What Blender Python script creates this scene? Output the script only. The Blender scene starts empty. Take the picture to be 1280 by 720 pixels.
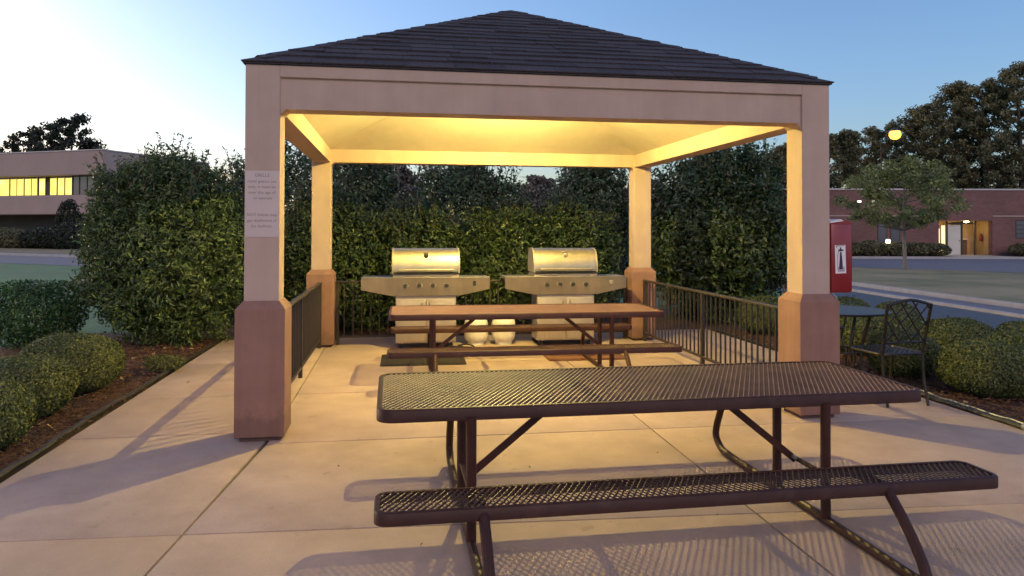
import bpy, bmesh, math, random
import numpy as np
from mathutils import Vector, Matrix, noise

R = math.radians
scene = bpy.context.scene
COL = scene.collection

# ------------------------------------------------------------------ camera
CAM_Z = 1.5694
cam_d = bpy.data.cameras.new('camera')
cam = bpy.data.objects.new('camera', cam_d)
COL.objects.link(cam)
cam_d.sensor_width = 36.0
cam_d.lens = 914.178 / 1280 * 36
cam_d.shift_y = (275.58 - 360) / 1280
cam_d.clip_start = 0.05
cam_d.clip_end = 2000
cam.matrix_world = (Matrix.Translation((0, 0, CAM_Z)) @ Matrix.Rotation(R(90.783), 4, 'X')
                    @ Matrix.Rotation(R(0.14), 4, 'Z'))
scene.camera = cam

# ------------------------------------------------------------------ sky, front fill, exposure
SUN_AZ = -62.0       # degrees, clockwise from +Y (the afterglow stands low on the left)
SUN_EL = 6.0
world = bpy.data.worlds.new('World')
scene.world = world
world.use_nodes = True
wn = world.node_tree.nodes
wl = world.node_tree.links
bg = wn['Background']
sky = wn.new('ShaderNodeTexSky')
sky.sky_type = 'NISHITA'
sky.sun_disc = False
sky.sun_elevation = R(SUN_EL)
sky.sun_rotation = R(SUN_AZ)
sky.air_density = 1.0
sky.dust_density = 1.6
sky.ozone_density = 3.0
tint = wn.new('ShaderNodeMix')
tint.data_type = 'RGBA'; tint.blend_type = 'MULTIPLY'
tint.inputs[0].default_value = 1.0
tint.inputs[7].default_value = (1.03, 0.94, 1.03, 1)
wl.new(sky.outputs[0], tint.inputs[6])
wl.new(tint.outputs[2], bg.inputs[0])
bg.inputs[1].default_value = 0.097

front_fill_d = bpy.data.lights.new('front_fill', 'SUN')
front_fill_d.energy = 0.27
front_fill_d.angle = R(25)
front_fill_d.color = (1.0, 0.64, 0.46)
front_fill = bpy.data.objects.new('front_fill', front_fill_d)
COL.objects.link(front_fill)
KEY_AZ, KEY_EL = 168.0, 30.0      # warm fill added behind the camera, standing in for unseen town lamps
sdir = Vector((math.sin(R(KEY_AZ)) * math.cos(R(KEY_EL)), math.cos(R(KEY_AZ)) * math.cos(R(KEY_EL)), math.sin(R(KEY_EL))))
front_fill.rotation_euler = sdir.to_track_quat('Z', 'Y').to_euler()

vs = scene.view_settings
vs.view_transform = 'Standard'
vs.look = 'None'
vs.exposure = 2.0
vs.gamma = 1.0
scene.cycles.max_bounces = 6
scene.cycles.diffuse_bounces = 3
scene.cycles.glossy_bounces = 3
scene.cycles.transmission_bounces = 4
scene.cycles.use_denoising = True
scene.cycles.sample_clamp_indirect = 6.0

LAMP_E = 12600.0          # emission of the pavilion's ceiling lamp globe
LAMP_COL = (1.0, 0.79, 0.22)

# ------------------------------------------------------------------ frames
PV = Matrix.Translation((-2.0, 5.464, 0)) @ Matrix.Rotation(R(9.046), 4, 'Z')   # pavilion frame
PYAW = R(9.046)
def pw(x, y, z=0.0):
    return PV @ Vector((x, y, z))

# ------------------------------------------------------------------ materials
MATS = {}
def nodes_of(m):
    m.use_nodes = True
    nt = m.node_tree
    return nt, nt.nodes, nt.links, nt.nodes['Principled BSDF']

def noise_node(n, l, scale, detail=5.0, rough=0.6, coord='Object', vec=None):
    t = n.new('ShaderNodeTexNoise')
    t.inputs['Scale'].default_value = scale
    t.inputs['Detail'].default_value = detail
    t.inputs['Roughness'].default_value = rough
    if vec is None:
        tc = n.new('ShaderNodeTexCoord')
        vec = tc.outputs[coord]
    l.new(vec, t.inputs['Vector'])
    return t

def ramp_node(n, l, src, stops):
    r = n.new('ShaderNodeValToRGB')
    el = r.color_ramp.elements
    while len(el) < len(stops):
        el.new(0.5)
    for e, (p, c) in zip(el, stops):
        e.position = p
        e.color = (*c, 1) if len(c) == 3 else c
    l.new(src, r.inputs[0])
    return r

def mixc(n, l, a, b, fac, mode='MIX'):
    m = n.new('ShaderNodeMix')
    m.data_type = 'RGBA'
    m.blend_type = mode
    if hasattr(fac, 'is_linked'):
        l.new(fac, m.inputs[0])
    else:
        m.inputs[0].default_value = fac
    for s, v in ((m.inputs[6], a), (m.inputs[7], b)):
        if hasattr(v, 'is_linked'):
            l.new(v, s)
        else:
            s.default_value = (*v, 1)
    return m.outputs[2]

def bump(n, l, bs, src, strength=0.3, dist=0.01):
    b = n.new('ShaderNodeBump')
    b.inputs['Strength'].default_value = strength
    b.inputs['Distance'].default_value = dist
    l.new(src, b.inputs['Height'])
    l.new(b.outputs[0], bs.inputs['Normal'])

def mat(name, c1, c2=None, scale=8.0, rough=0.6, metal=0.0, bump_s=0.0, bump_scale=60.0, bump_d=0.004, coord='Object',
        spec=0.5, lo=0.35, hi=0.65, rnd=0.0, c3=None, scale3=1.3, lo3=0.5, hi3=0.75, coat=0.0):
    m = bpy.data.materials.new(name)
    nt, n, l, bs = nodes_of(m)
    bs.inputs['Roughness'].default_value = rough
    bs.inputs['Metallic'].default_value = metal
    bs.inputs['Specular IOR Level'].default_value = spec
    if coat:
        bs.inputs['Coat Weight'].default_value = coat
        bs.inputs['Coat Roughness'].default_value = 0.25
    if c2 is None:
        bs.inputs['Base Color'].default_value = (*c1, 1)
    else:
        t = noise_node(n, l, scale, coord=coord)
        out = ramp_node(n, l, t.outputs[0], [(lo, c1), (hi, c2)]).outputs[0]
        if c3 is not None:
            t3 = noise_node(n, l, scale3, coord=coord)
            f3 = ramp_node(n, l, t3.outputs[0], [(lo3, (0, 0, 0)), (hi3, (1, 1, 1))])
            out = mixc(n, l, out, c3, f3.outputs[0])
        if rnd:
            oi = n.new('ShaderNodeObjectInfo')
            rr = ramp_node(n, l, oi.outputs['Random'], [(0, (1 - rnd,) * 3), (1, (1 + rnd,) * 3)])
            out = mixc(n, l, out, rr.outputs[0], 1.0, 'MULTIPLY')
        l.new(out, bs.inputs['Base Color'])
    if bump_s:
        tb = noise_node(n, l, bump_scale, coord=coord)
        bump(n, l, bs, tb.outputs[0], bump_s, bump_d)
    MATS[name] = m
    return m

def leaf_mat(name, dark, light, gloss=0.42, trans=0.25):
    m = bpy.data.materials.new(name)
    nt, n, l, bs = nodes_of(m)
    g = n.new('ShaderNodeNewGeometry')
    r = ramp_node(n, l, g.outputs['Random Per Island'], [(0.0, dark), (0.75, light), (1.0, tuple(min(1, c * 1.35) for c in light))])
    t = noise_node(n, l, 2.2, 3)
    rr = ramp_node(n, l, t.outputs[0], [(0.35, (0.72, 0.76, 0.7)), (0.65, (1.12, 1.08, 1.0))])
    out = mixc(n, l, r.outputs[0], rr.outputs[0], 1.0, 'MULTIPLY')
    l.new(out, bs.inputs['Base Color'])
    bs.inputs['Roughness'].default_value = gloss
    tr = n.new('ShaderNodeBsdfTranslucent')
    l.new(out, tr.inputs[0])
    mx = n.new('ShaderNodeMixShader')
    mx.inputs[0].default_value = trans
    l.new(bs.outputs[0], mx.inputs[1])
    l.new(tr.outputs[0], mx.inputs[2])
    l.new(mx.outputs[0], n['Material Output'].inputs[0])
    MATS[name] = m
    return m

def emit_mat(name, col, strength):
    m = bpy.data.materials.new(name)
    nt, n, l, bs = nodes_of(m)
    bs.inputs['Base Color'].default_value = (*col, 1)
    bs.inputs['Emission Color'].default_value = (*col, 1)
    bs.inputs['Emission Strength'].default_value = strength
    MATS[name] = m
    return m

mat('stucco', (0.48, 0.350, 0.285), (0.53, 0.388, 0.318), 3.0, 0.85, bump_s=0.35, bump_scale=160, bump_d=0.004, c3=(0.44, 0.310, 0.26), scale3=1.1)
mat('stucco_base', (0.27, 0.140, 0.105), (0.31, 0.165, 0.123), 4.0, 0.85, bump_s=0.4, bump_scale=150, bump_d=0.004, c3=(0.245, 0.125, 0.095), scale3=1.6)
mat('plinth', (0.07, 0.045, 0.04), (0.10, 0.065, 0.055), 10, 0.9)
mat('ceiling_plaster', (0.60, 0.52, 0.42), (0.66, 0.57, 0.46), 1.2, 0.85, bump_s=0.25, bump_scale=90, c3=(0.55, 0.47, 0.38), scale3=0.9)
mat('shingle', (0.030, 0.024, 0.028), (0.068, 0.054, 0.060), 55, 0.9, bump_s=0.6, bump_scale=260, bump_d=0.003, rnd=0.22)
mat('concrete', (0.405, 0.290, 0.225), (0.475, 0.345, 0.27), 2.6, 0.82, bump_s=0.22, bump_scale=170, bump_d=0.003, coord='Object', c3=(0.36, 0.257, 0.20), scale3=0.9, lo3=0.52, hi3=0.72, rnd=0.05)
mat('concrete_base', (0.11, 0.085, 0.07), (0.16, 0.125, 0.10), 6, 0.95)
mat('kerb', (0.34, 0.32, 0.30), (0.42, 0.395, 0.37), 3, 0.85, bump_s=0.2)
mat('brown_metal', (0.042, 0.015, 0.011), (0.060, 0.022, 0.016), 6, 0.5, bump_s=0.15, bump_scale=90, spec=0.25, c3=(0.075, 0.034, 0.026), scale3=9, lo3=0.55, hi3=0.75)
mat('mesh_metal', (0.150, 0.078, 0.062), (0.205, 0.112, 0.090), 7, 0.42, spec=0.55, bump_s=0.1, bump_scale=120)
mat('bench_metal', (0.060, 0.030, 0.024), (0.090, 0.048, 0.036), 7, 0.34, spec=0.5, bump_s=0.1, bump_scale=120)
mat('black_metal', (0.012, 0.010, 0.010), (0.022, 0.018, 0.016), 8, 0.42, coat=0.2)
mat('rail_metal', (0.030, 0.022, 0.017), (0.046, 0.033, 0.025), 8, 0.45)
mat('cast_metal', (0.020, 0.015, 0.014), (0.035, 0.027, 0.024), 14, 0.38, metal=0.4, bump_s=0.2, bump_scale=90)
mat('steel', (0.44, 0.40, 0.35), (0.52, 0.47, 0.415), 3, 0.40, metal=0.9, bump_s=0.04, bump_scale=40)
mat('steel_dull', (0.38, 0.33, 0.30), (0.44, 0.38, 0.345), 3, 0.5, metal=0.5)
mat('cabinet_steel', (0.36, 0.30, 0.275), (0.41, 0.345, 0.315), 2.5, 0.48, metal=0.35)
mat('tank_white', (0.66, 0.62, 0.55), (0.74, 0.70, 0.62), 5, 0.42, c3=(0.5, 0.45, 0.38), scale3=3.0, lo3=0.58, hi3=0.8)
mat('brass', (0.45, 0.33, 0.13), (0.5, 0.38, 0.16), 9, 0.35, metal=0.9)
mat('rubber', (0.018, 0.014, 0.015), (0.032, 0.025, 0.025), 30, 0.8, bump_s=0.4, bump_scale=80)
mat('brown_mat', (0.15, 0.062, 0.032), (0.20, 0.085, 0.045), 40, 0.95, bump_s=0.5, bump_scale=200)
mat('red_plastic', (0.22, 0.010, 0.014), (0.27, 0.014, 0.018), 4, 0.38, coat=0.3)
mat('paper', (0.56, 0.455, 0.43), (0.60, 0.49, 0.465), 5, 0.6)
mat('label_white', (0.74, 0.68, 0.68), (0.8, 0.74, 0.74), 5, 0.5)
mat('ink', (0.24, 0.185, 0.18))
mat('dark_ink', (0.035, 0.022, 0.04))
mat('grey_ink', (0.40, 0.33, 0.42))
mat('mulch', (0.055, 0.026, 0.016), (0.13, 0.062, 0.036), 22, 0.95, bump_s=0.9, bump_scale=45, bump_d=0.03, c3=(0.035, 0.018, 0.012), scale3=5)
mat('mulch_chip', (0.10, 0.045, 0.026), (0.21, 0.105, 0.06), 9, 0.9, rnd=0.0)
mat('dry_leaf', (0.30, 0.19, 0.09), (0.42, 0.29, 0.15), 9, 0.8)
mat('edging', (0.026, 0.021, 0.019), (0.05, 0.04, 0.034), 7, 0.5)
mat('grass', (0.165, 0.165, 0.080), (0.25, 0.23, 0.12), 0.9, 0.95, bump_s=0.8, bump_scale=25, bump_d=0.04, coord='Object', c3=(0.36, 0.29, 0.165), scale3=0.25, lo3=0.42, hi3=0.66)
mat('lawn', (0.100, 0.195, 0.085), (0.140, 0.245, 0.112), 1.2, 0.95, bump_s=0.7, bump_scale=30, bump_d=0.03, c3=(0.13, 0.14, 0.08), scale3=0.12)
mat('dry_grass', (0.20, 0.165, 0.09), (0.28, 0.225, 0.13), 1.5, 0.95, bump_s=0.7, bump_scale=30, bump_d=0.03, c3=(0.11, 0.12, 0.06), scale3=0.35)
mat('grass_blade', (0.06, 0.10, 0.035), (0.13, 0.15, 0.06), 3, 0.8)
mat('asphalt', (0.050, 0.054, 0.068), (0.070, 0.075, 0.092), 30, 0.5, bump_s=0.4, bump_scale=150)
mat('asphalt_old', (0.14, 0.14, 0.16), (0.18, 0.18, 0.20), 6, 0.85, bump_s=0.4, bump_scale=120)
mat('bark', (0.085, 0.062, 0.045), (0.15, 0.115, 0.085), 14, 0.95, bump_s=0.9, bump_scale=30, bump_d=0.02)
mat('grey_bark', (0.16, 0.14, 0.12), (0.24, 0.21, 0.18), 14, 0.95, bump_s=0.6, bump_scale=30, bump_d=0.02)
mat('precast', (0.38, 0.275, 0.245), (0.42, 0.31, 0.275), 0.35, 0.85, bump_s=0.2, bump_scale=20)
mat('precast_dark', (0.07, 0.06, 0.055), (0.10, 0.085, 0.075), 0.4, 0.85)
mat('dark_frame', (0.03, 0.026, 0.024), (0.045, 0.04, 0.036), 5, 0.4)
mat('coping', (0.50, 0.47, 0.46), (0.58, 0.54, 0.52), 2, 0.7)
mat('door_white', (0.60, 0.57, 0.50), (0.66, 0.62, 0.55), 2, 0.5)
mat('entry_tan', (0.42, 0.30, 0.16), (0.48, 0.35, 0.19), 2, 0.6)
mat('entry_dark', (0.055, 0.045, 0.035), (0.08, 0.065, 0.05), 4, 0.6)
mat('wood_brown', (0.12, 0.06, 0.03), (0.17, 0.09, 0.045), 8, 0.5)
mat('galv', (0.30, 0.30, 0.30), (0.36, 0.36, 0.36), 6, 0.45, metal=0.6)

def brick_mat():
    m = bpy.data.materials.new('brick_wall')
    nt, n, l, bs = nodes_of(m)
    tc = n.new('ShaderNodeTexCoord')
    mp = n.new('ShaderNodeMapping')
    mp.inputs['Rotation'].default_value = (R(90), 0, 0)
    l.new(tc.outputs['Object'], mp.inputs[0])
    b = n.new('ShaderNodeTexBrick')
    b.inputs['Color1'].default_value = (0.170, 0.082, 0.072, 1)
    b.inputs['Color2'].default_value = (0.210, 0.108, 0.092, 1)
    b.inputs['Mortar'].default_value = (0.21, 0.155, 0.150, 1)
    b.inputs['Scale'].default_value = 4.2
    b.inputs['Mortar Size'].default_value = 0.012
    b.inputs['Brick Width'].default_value = 0.9
    b.inputs['Row Height'].default_value = 0.32
    l.new(mp.outputs[0], b.inputs['Vector'])
    t = noise_node(n, l, 0.5)
    rr = ramp_node(n, l, t.outputs[0], [(0.3, (0.8, 0.8, 0.8)), (0.7, (1.15, 1.1, 1.1))])
    l.new(mixc(n, l, b.outputs[0], rr.outputs[0], 1.0, 'MULTIPLY'), bs.inputs['Base Color'])
    bs.inputs['Roughness'].default_value = 0.9
    MATS['brick_wall'] = m
brick_mat()

def weather(name, streak=0.0, spots=0.0, crack=0.0, foot=0.0):
    """adds run-off streaks, dark spots, hairline cracks and a scuffed foot to a material"""
    m = MATS[name]
    nt = m.node_tree; n, l = nt.nodes, nt.links
    bs = n['Principled BSDF']
    src = bs.inputs['Base Color'].links[0].from_socket
    tc = n.new('ShaderNodeTexCoord')
    if streak:
        mp = n.new('ShaderNodeMapping'); mp.inputs['Scale'].default_value = (9, 9, 0.55)
        l.new(tc.outputs['Object'], mp.inputs[0])
        t = noise_node(n, l, 1.0, 6, 0.65, vec=mp.outputs[0])
        r = ramp_node(n, l, t.outputs[0], [(0.40, (1 - streak,) * 3), (0.60, (1, 1, 1))])
        src = mixc(n, l, src, r.outputs[0], 1.0, 'MULTIPLY')
    if spots:
        t = noise_node(n, l, 90, 4, 0.7)
        r = ramp_node(n, l, t.outputs[0], [(0.3, (0.90, 0.90, 0.90)), (0.7, (1.07, 1.07, 1.07))])
        src = mixc(n, l, src, r.outputs[0], 1.0, 'MULTIPLY')
        t = noise_node(n, l, 5.5, 4, 0.55)
        r = ramp_node(n, l, t.outputs[0], [(0.27, (1 - spots, 1 - spots * 1.05, 1 - spots * 1.1)), (0.36, (1, 1, 1))])
        src = mixc(n, l, src, r.outputs[0], 1.0, 'MULTIPLY')
        v = n.new('ShaderNodeTexVoronoi'); v.inputs['Scale'].default_value = 3.1
        l.new(tc.outputs['Object'], v.inputs['Vector'])
        r = ramp_node(n, l, v.outputs['Distance'], [(0.012, (0.45, 0.42, 0.40)), (0.03, (1, 1, 1))])
        src = mixc(n, l, src, r.outputs[0], 1.0, 'MULTIPLY')
        t = noise_node(n, l, 0.55, 5, 0.6)
        r = ramp_node(n, l, t.outputs[0], [(0.36, (1 - spots * 0.6,) * 3), (0.62, (1.04, 1.04, 1.04))])
        src = mixc(n, l, src, r.outputs[0], 1.0, 'MULTIPLY')
    if crack:
        nz = noise_node(n, l, 2.5, 5, 0.6)
        ad = n.new('ShaderNodeVectorMath'); ad.operation = 'MULTIPLY_ADD'
        l.new(nz.outputs['Color'], ad.inputs[0]); ad.inputs[1].default_value = (0.35, 0.35, 0.35); l.new(tc.outputs['Object'], ad.inputs[2])
        v = n.new('ShaderNodeTexVoronoi'); v.feature = 'DISTANCE_TO_EDGE'; v.inputs['Scale'].default_value = 0.42
        l.new(ad.outputs[0], v.inputs['Vector'])
        r = ramp_node(n, l, v.outputs['Distance'], [(0.0012, (1 - crack,) * 3), (0.003, (1, 1, 1))])
        src = mixc(n, l, src, r.outputs[0], 1.0, 'MULTIPLY')
    if foot:
        sp = n.new('ShaderNodeSeparateXYZ'); l.new(tc.outputs['Object'], sp.inputs[0])
        t = noise_node(n, l, 14, 4, 0.6)
        a = n.new('ShaderNodeMath'); a.operation = 'MULTIPLY_ADD'; l.new(t.outputs[0], a.inputs[0]); a.inputs[1].default_value = -0.30; l.new(sp.outputs[2], a.inputs[2])
        r = ramp_node(n, l, a.outputs[0], [(0.0, (1 - foot,) * 3), (0.08, (1, 1, 1))])
        src = mixc(n, l, src, r.outputs[0], 1.0, 'MULTIPLY')
    l.new(src, bs.inputs['Base Color'])
weather('stucco', streak=0.055)
weather('stucco_base', streak=0.12, foot=0.28)
weather('concrete', spots=0.22, crack=0.0)
weather('ceiling_plaster', streak=0.05)
weather('steel', streak=0.12)
weather('cabinet_steel', streak=0.10)

def glass_dark():
    m = bpy.data.materials.new('dusk_glass')
    nt, n, l, bs = nodes_of(m)
    bs.inputs['Base Color'].default_value = (0.10, 0.10, 0.13, 1)
    bs.inputs['Roughness'].default_value = 0.12
    bs.inputs['Specular IOR Level'].default_value = 1.0
    MATS['dusk_glass'] = m
glass_dark()
def lit_glass():
    # a lit office seen through blinds: brighter and duller patches of lit interior
    m = bpy.data.materials.new('lit_glass')
    nt, n, l, bs = nodes_of(m)
    t = noise_node(n, l, 0.9, 3, 0.5)
    r = ramp_node(n, l, t.outputs[0], [(0.3, (0.80, 0.60, 0.10)), (0.55, (1.0, 0.80, 0.16)), (0.75, (1.0, 0.90, 0.40))])
    bs.inputs['Base Color'].default_value = (0.3, 0.25, 0.1, 1)
    l.new(r.outputs[0], bs.inputs['Emission Color'])
    bs.inputs['Emission Strength'].default_value = 0.34
    bs.inputs['Roughness'].default_value = 0.15
    MATS['lit_glass'] = m
lit_glass()
emit_mat('lamp_globe', LAMP_COL, LAMP_E)
emit_mat('street_globe', (1.0, 0.42, 0.05), 1.3)
emit_mat('entry_globe', (1.0, 0.66, 0.24), 16.0)
emit_mat('small_light', (1.0, 0.86, 0.6), 1.6)
emit_mat('bright_pane', (1.0, 0.80, 0.42), 0.28)

leaf_mat('leaf_holly', (0.038, 0.072, 0.025), (0.118, 0.168, 0.055), 0.42)
leaf_mat('leaf_laurel', (0.027, 0.053, 0.020), (0.085, 0.120, 0.041), 0.38)
leaf_mat('leaf_magnolia', (0.036, 0.064, 0.030), (0.092, 0.135, 0.058), 0.36, 0.15)
leaf_mat('leaf_boxwood', (0.066, 0.086, 0.026), (0.150, 0.170, 0.052), 0.5)
leaf_mat('leaf_fresh', (0.022, 0.062, 0.020), (0.062, 0.130, 0.038), 0.45)
leaf_mat('leaf_dark', (0.020, 0.026, 0.018), (0.042, 0.050, 0.030), 0.6, 0.2)
leaf_mat('leaf_far', (0.085, 0.085, 0.045), (0.190, 0.180, 0.092), 0.7, 0.2)
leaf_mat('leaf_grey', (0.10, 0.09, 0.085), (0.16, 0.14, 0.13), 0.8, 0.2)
leaf_mat('leaf_young', (0.13, 0.165, 0.060), (0.25, 0.285, 0.11), 0.6)

# ------------------------------------------------------------------ object helpers
def tag(o, label=None, cat=None, group=None, kind=None):
    if label: o['label'] = label
    if cat: o['category'] = cat
    if group: o['group'] = group
    if kind: o['kind'] = kind
    return o

def empty(name, loc=(0, 0, 0), rz=0.0, label=None, cat=None, group=None):
    o = bpy.data.objects.new(name, None)
    o.empty_display_size = 0.2
    COL.objects.link(o)
    o.location = loc
    o.rotation_euler = (0, 0, rz)
    return tag(o, label, cat, group)

def link(name, me, parent=None):
    o = bpy.data.objects.new(name, me)
    COL.objects.link(o)
    if parent is not None:
        o.parent = parent
    return o

def copy_tree(o, parent=None):
    c = o.copy()
    COL.objects.link(c)
    c.parent = parent
    for ch in [x for x in bpy.data.objects if x.parent == o]:
        copy_tree(ch, c)
    return c

class MB:
    """collects shapes of ONE part"""
    def __init__(self):
        self.bm = bmesh.new()
    def box(self, x0, x1, y0, y1, z0, z1, bev=0.0, seg=1):
        b = bmesh.new()
        bmesh.ops.create_cube(b, size=1)
        for v in b.verts:
            v.co = Vector(((x0 + x1) / 2 + v.co.x * (x1 - x0), (y0 + y1) / 2 + v.co.y * (y1 - y0), (z0 + z1) / 2 + v.co.z * (z1 - z0)))
        if bev:
            bmesh.ops.bevel(b, geom=b.edges[:], offset=bev, segments=seg, affect='EDGES', profile=0.5)
        return self._take(b)
    def _take(self, b, M=None):
        me = bpy.data.meshes.new('tmp')
        b.to_mesh(me)
        b.free()
        if M is not None:
            me.transform(M)
        self.bm.from_mesh(me)
        bpy.data.meshes.remove(me)
        return self
    def poly(self, pts, z0, z1, bev=0.0):
        """vertical prism over a 2-D polygon"""
        b = bmesh.new()
        lo = [b.verts.new((p[0], p[1], z0)) for p in pts]
        hi = [b.verts.new((p[0], p[1], z1)) for p in pts]
        n = len(pts)
        b.faces.new(lo[::-1]); b.faces.new(hi)
        for i in range(n):
            b.faces.new((lo[i], lo[(i + 1) % n], hi[(i + 1) % n], hi[i]))
        bmesh.ops.recalc_face_normals(b, faces=b.faces[:])
        if bev:
            es = [e for e in b.edges if all(v in hi for v in e.verts)]
            bmesh.ops.bevel(b, geom=es, offset=bev, segments=2, affect='EDGES', profile=0.5)
        return self._take(b)
    def extrude(self, prof, axis, a0, a1):
        """profile of (u, v) pairs swept along axis 'x' (u=y, v=z) or 'y' (u=x, v=z)"""
        b = bmesh.new()
        f = (lambda a, u, v: (a, u, v)) if axis == 'x' else (lambda a, u, v: (u, a, v))
        A = [b.verts.new(f(a0, *p)) for p in prof]
        B = [b.verts.new(f(a1, *p)) for p in prof]
        n = len(prof)
        b.faces.new(A); b.faces.new(B[::-1])
        for i in range(n):
            b.faces.new((A[i], B[i], B[(i + 1) % n], A[(i + 1) % n]))
        bmesh.ops.recalc_face_normals(b, faces=b.faces[:])
        return self._take(b)
    def hull(self, lo, hi):
        """loft between two rings of equal length, capped"""
        b = bmesh.new()
        A = [b.verts.new(p) for p in lo]
        B = [b.verts.new(p) for p in hi]
        n = len(lo)
        b.faces.new(A[::-1]); b.faces.new(B)
        for i in range(n):
            b.faces.new((A[i], A[(i + 1) % n], B[(i + 1) % n], B[i]))
        bmesh.ops.recalc_face_normals(b, faces=b.faces[:])
        return self._take(b)
    def solid(self, verts, faces):
        b = bmesh.new()
        V = [b.verts.new(v) for v in verts]
        for f in faces:
            b.faces.new([V[i] for i in f])
        bmesh.ops.recalc_face_normals(b, faces=b.faces[:])
        return self._take(b)
    def tube(self, pts, r, n=8, closed=False, caps=True, flat=None):
        """round tube along a polyline; r a number or one per point; flat=(w,h) makes it rectangular"""
        P = [Vector(p) for p in pts]
        m = len(P)
        rad = r if isinstance(r, (list, tuple)) else [r] * m
        b = bmesh.new()
        rings = []
        up = None
        for i in range(m):
            if closed:
                t = (P[(i + 1) % m] - P[i - 1]).normalized()
            else:
                t = (P[min(i + 1, m - 1)] - P[max(i - 1, 0)]).normalized()
            if up is None:
                up = Vector((0, 0, 1)) if abs(t.z) < 0.9 else Vector((0, 1, 0))
            s = t.cross(up).normalized()
            up = s.cross(t).normalized()
            if flat:
                w, h = flat[0] / 2, flat[1] / 2
                ring = [P[i] + s * a + up * c for a, c in ((w, h), (-w, h), (-w, -h), (w, -h))]
            else:
                ring = [P[i] + (s * math.cos(2 * math.pi * k / n) + up * math.sin(2 * math.pi * k / n)) * rad[i] for k in range(n)]
            rings.append([b.verts.new(v) for v in ring])
        k = len(rings[0])
        for i in range(m if closed else m - 1):
            A, B = rings[i], rings[(i + 1) % m]
            for j in range(k):
                b.faces.new((A[j], A[(j + 1) % k], B[(j + 1) % k], B[j]))
        if caps and not closed:
            b.faces.new(rings[0][::-1]); b.faces.new(rings[-1])
        bmesh.ops.recalc_face_normals(b, faces=b.faces[:])
        return self._take(b)
    def lathe(self, prof, n=20, c=(0, 0, 0), axis='z'):
        b = bmesh.new()
        rings = []
        for (r, h) in prof:
            ring = []
            for k in range(n):
                a = 2 * math.pi * k / n
                p = (r * math.cos(a), r * math.sin(a), h)
                if axis == 'y':
                    p = (p[0], -p[2], p[1])
                elif axis == 'x':
                    p = (p[2], p[0], p[1])
                ring.append(b.verts.new((c[0] + p[0], c[1] + p[1], c[2] + p[2])))
            rings.append(ring)
        for A, B in zip(rings, rings[1:]):
            for j in range(n):
                b.faces.new((A[j], A[(j + 1) % n], B[(j + 1) % n], B[j]))
        b.faces.new(rings[0]); b.faces.new(rings[-1])
        bmesh.ops.recalc_face_normals(b, faces=b.faces[:])
        return self._take(b)
    def mesh(self, name, m, smooth=True, angle=35):
        me = bpy.data.meshes.new(name)
        self.bm.to_mesh(me)
        self.bm.free()
        me.materials.append(MATS[m] if isinstance(m, str) else m)
        if smooth:
            me.shade_smooth()
            me.set_sharp_from_angle(angle=R(angle))
        return me
    def build(self, name, m, parent=None, smooth=True, angle=35):
        return link(name, self.mesh(name, m, smooth, angle), parent)

def np_mesh(name, verts, faces, m, parent=None):
    """verts (n,3), faces (k, 3 or 4) arrays -> mesh object"""
    me = bpy.data.meshes.new(name)
    nv, nf, k = len(verts), len(faces), faces.shape[1]
    me.vertices.add(nv)
    me.vertices.foreach_set('co', np.ascontiguousarray(verts, dtype=np.float32).ravel())
    me.loops.add(nf * k)
    me.loops.foreach_set('vertex_index', np.ascontiguousarray(faces, dtype=np.int32).ravel())
    me.polygons.add(nf)
    me.polygons.foreach_set('loop_start', np.arange(0, nf * k, k, dtype=np.int32))
    me.update(calc_edges=True)
    me.materials.append(MATS[m])
    return link(name, me, parent)

# ------------------------------------------------------------------ foliage
def leaves(centres, normals, size, rng, aspect=0.45, spread=0.8, fold=0.25, jitter=0.35, axis=None):
    """one folded leaf (two triangles) at every centre"""
    n = len(centres)
    nr = normals + rng.normal(0, spread, (n, 3))
    nr /= np.linalg.norm(nr, axis=1)[:, None] + 1e-9
    t = rng.normal(0, 1, (n, 3))
    if axis is not None:          # leaves of one twig point along it
        t = t * 0.55 + axis
    t -= (t * nr).sum(1)[:, None] * nr
    t /= np.linalg.norm(t, axis=1)[:, None] + 1e-9
    b = np.cross(nr, t)
    s = size * (1 + rng.uniform(-jitter, jitter, n))[:, None]
    w = s * aspect * 0.5
    base = centres - t * s * 0.5
    tip = centres + t * s * 0.5 - nr * s * 0.12
    l = centres + b * w + nr * s * fold * 0.3
    r = centres - b * w + nr * s * fold * 0.3
    V = np.stack([base, l, tip, r], 1).reshape(-1, 3)
    i = np.arange(n)[:, None] * 4
    F = np.concatenate([i + np.array([[0, 1, 2]]), i + np.array([[0, 2, 3]])], 0)
    return V, F

def lump(d, seed, f=1.6):
    """smooth bumpiness over directions d (n,3)"""
    rs = np.random.default_rng(seed)
    out = np.zeros(len(d))
    for k in range(5):
        v = rs.normal(0, 1, 3) * f * (1 + 0.6 * k)
        out += np.sin(d @ v + rs.uniform(0, 6.28)) / (1 + 0.6 * k)
    return out / 2.2

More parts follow.
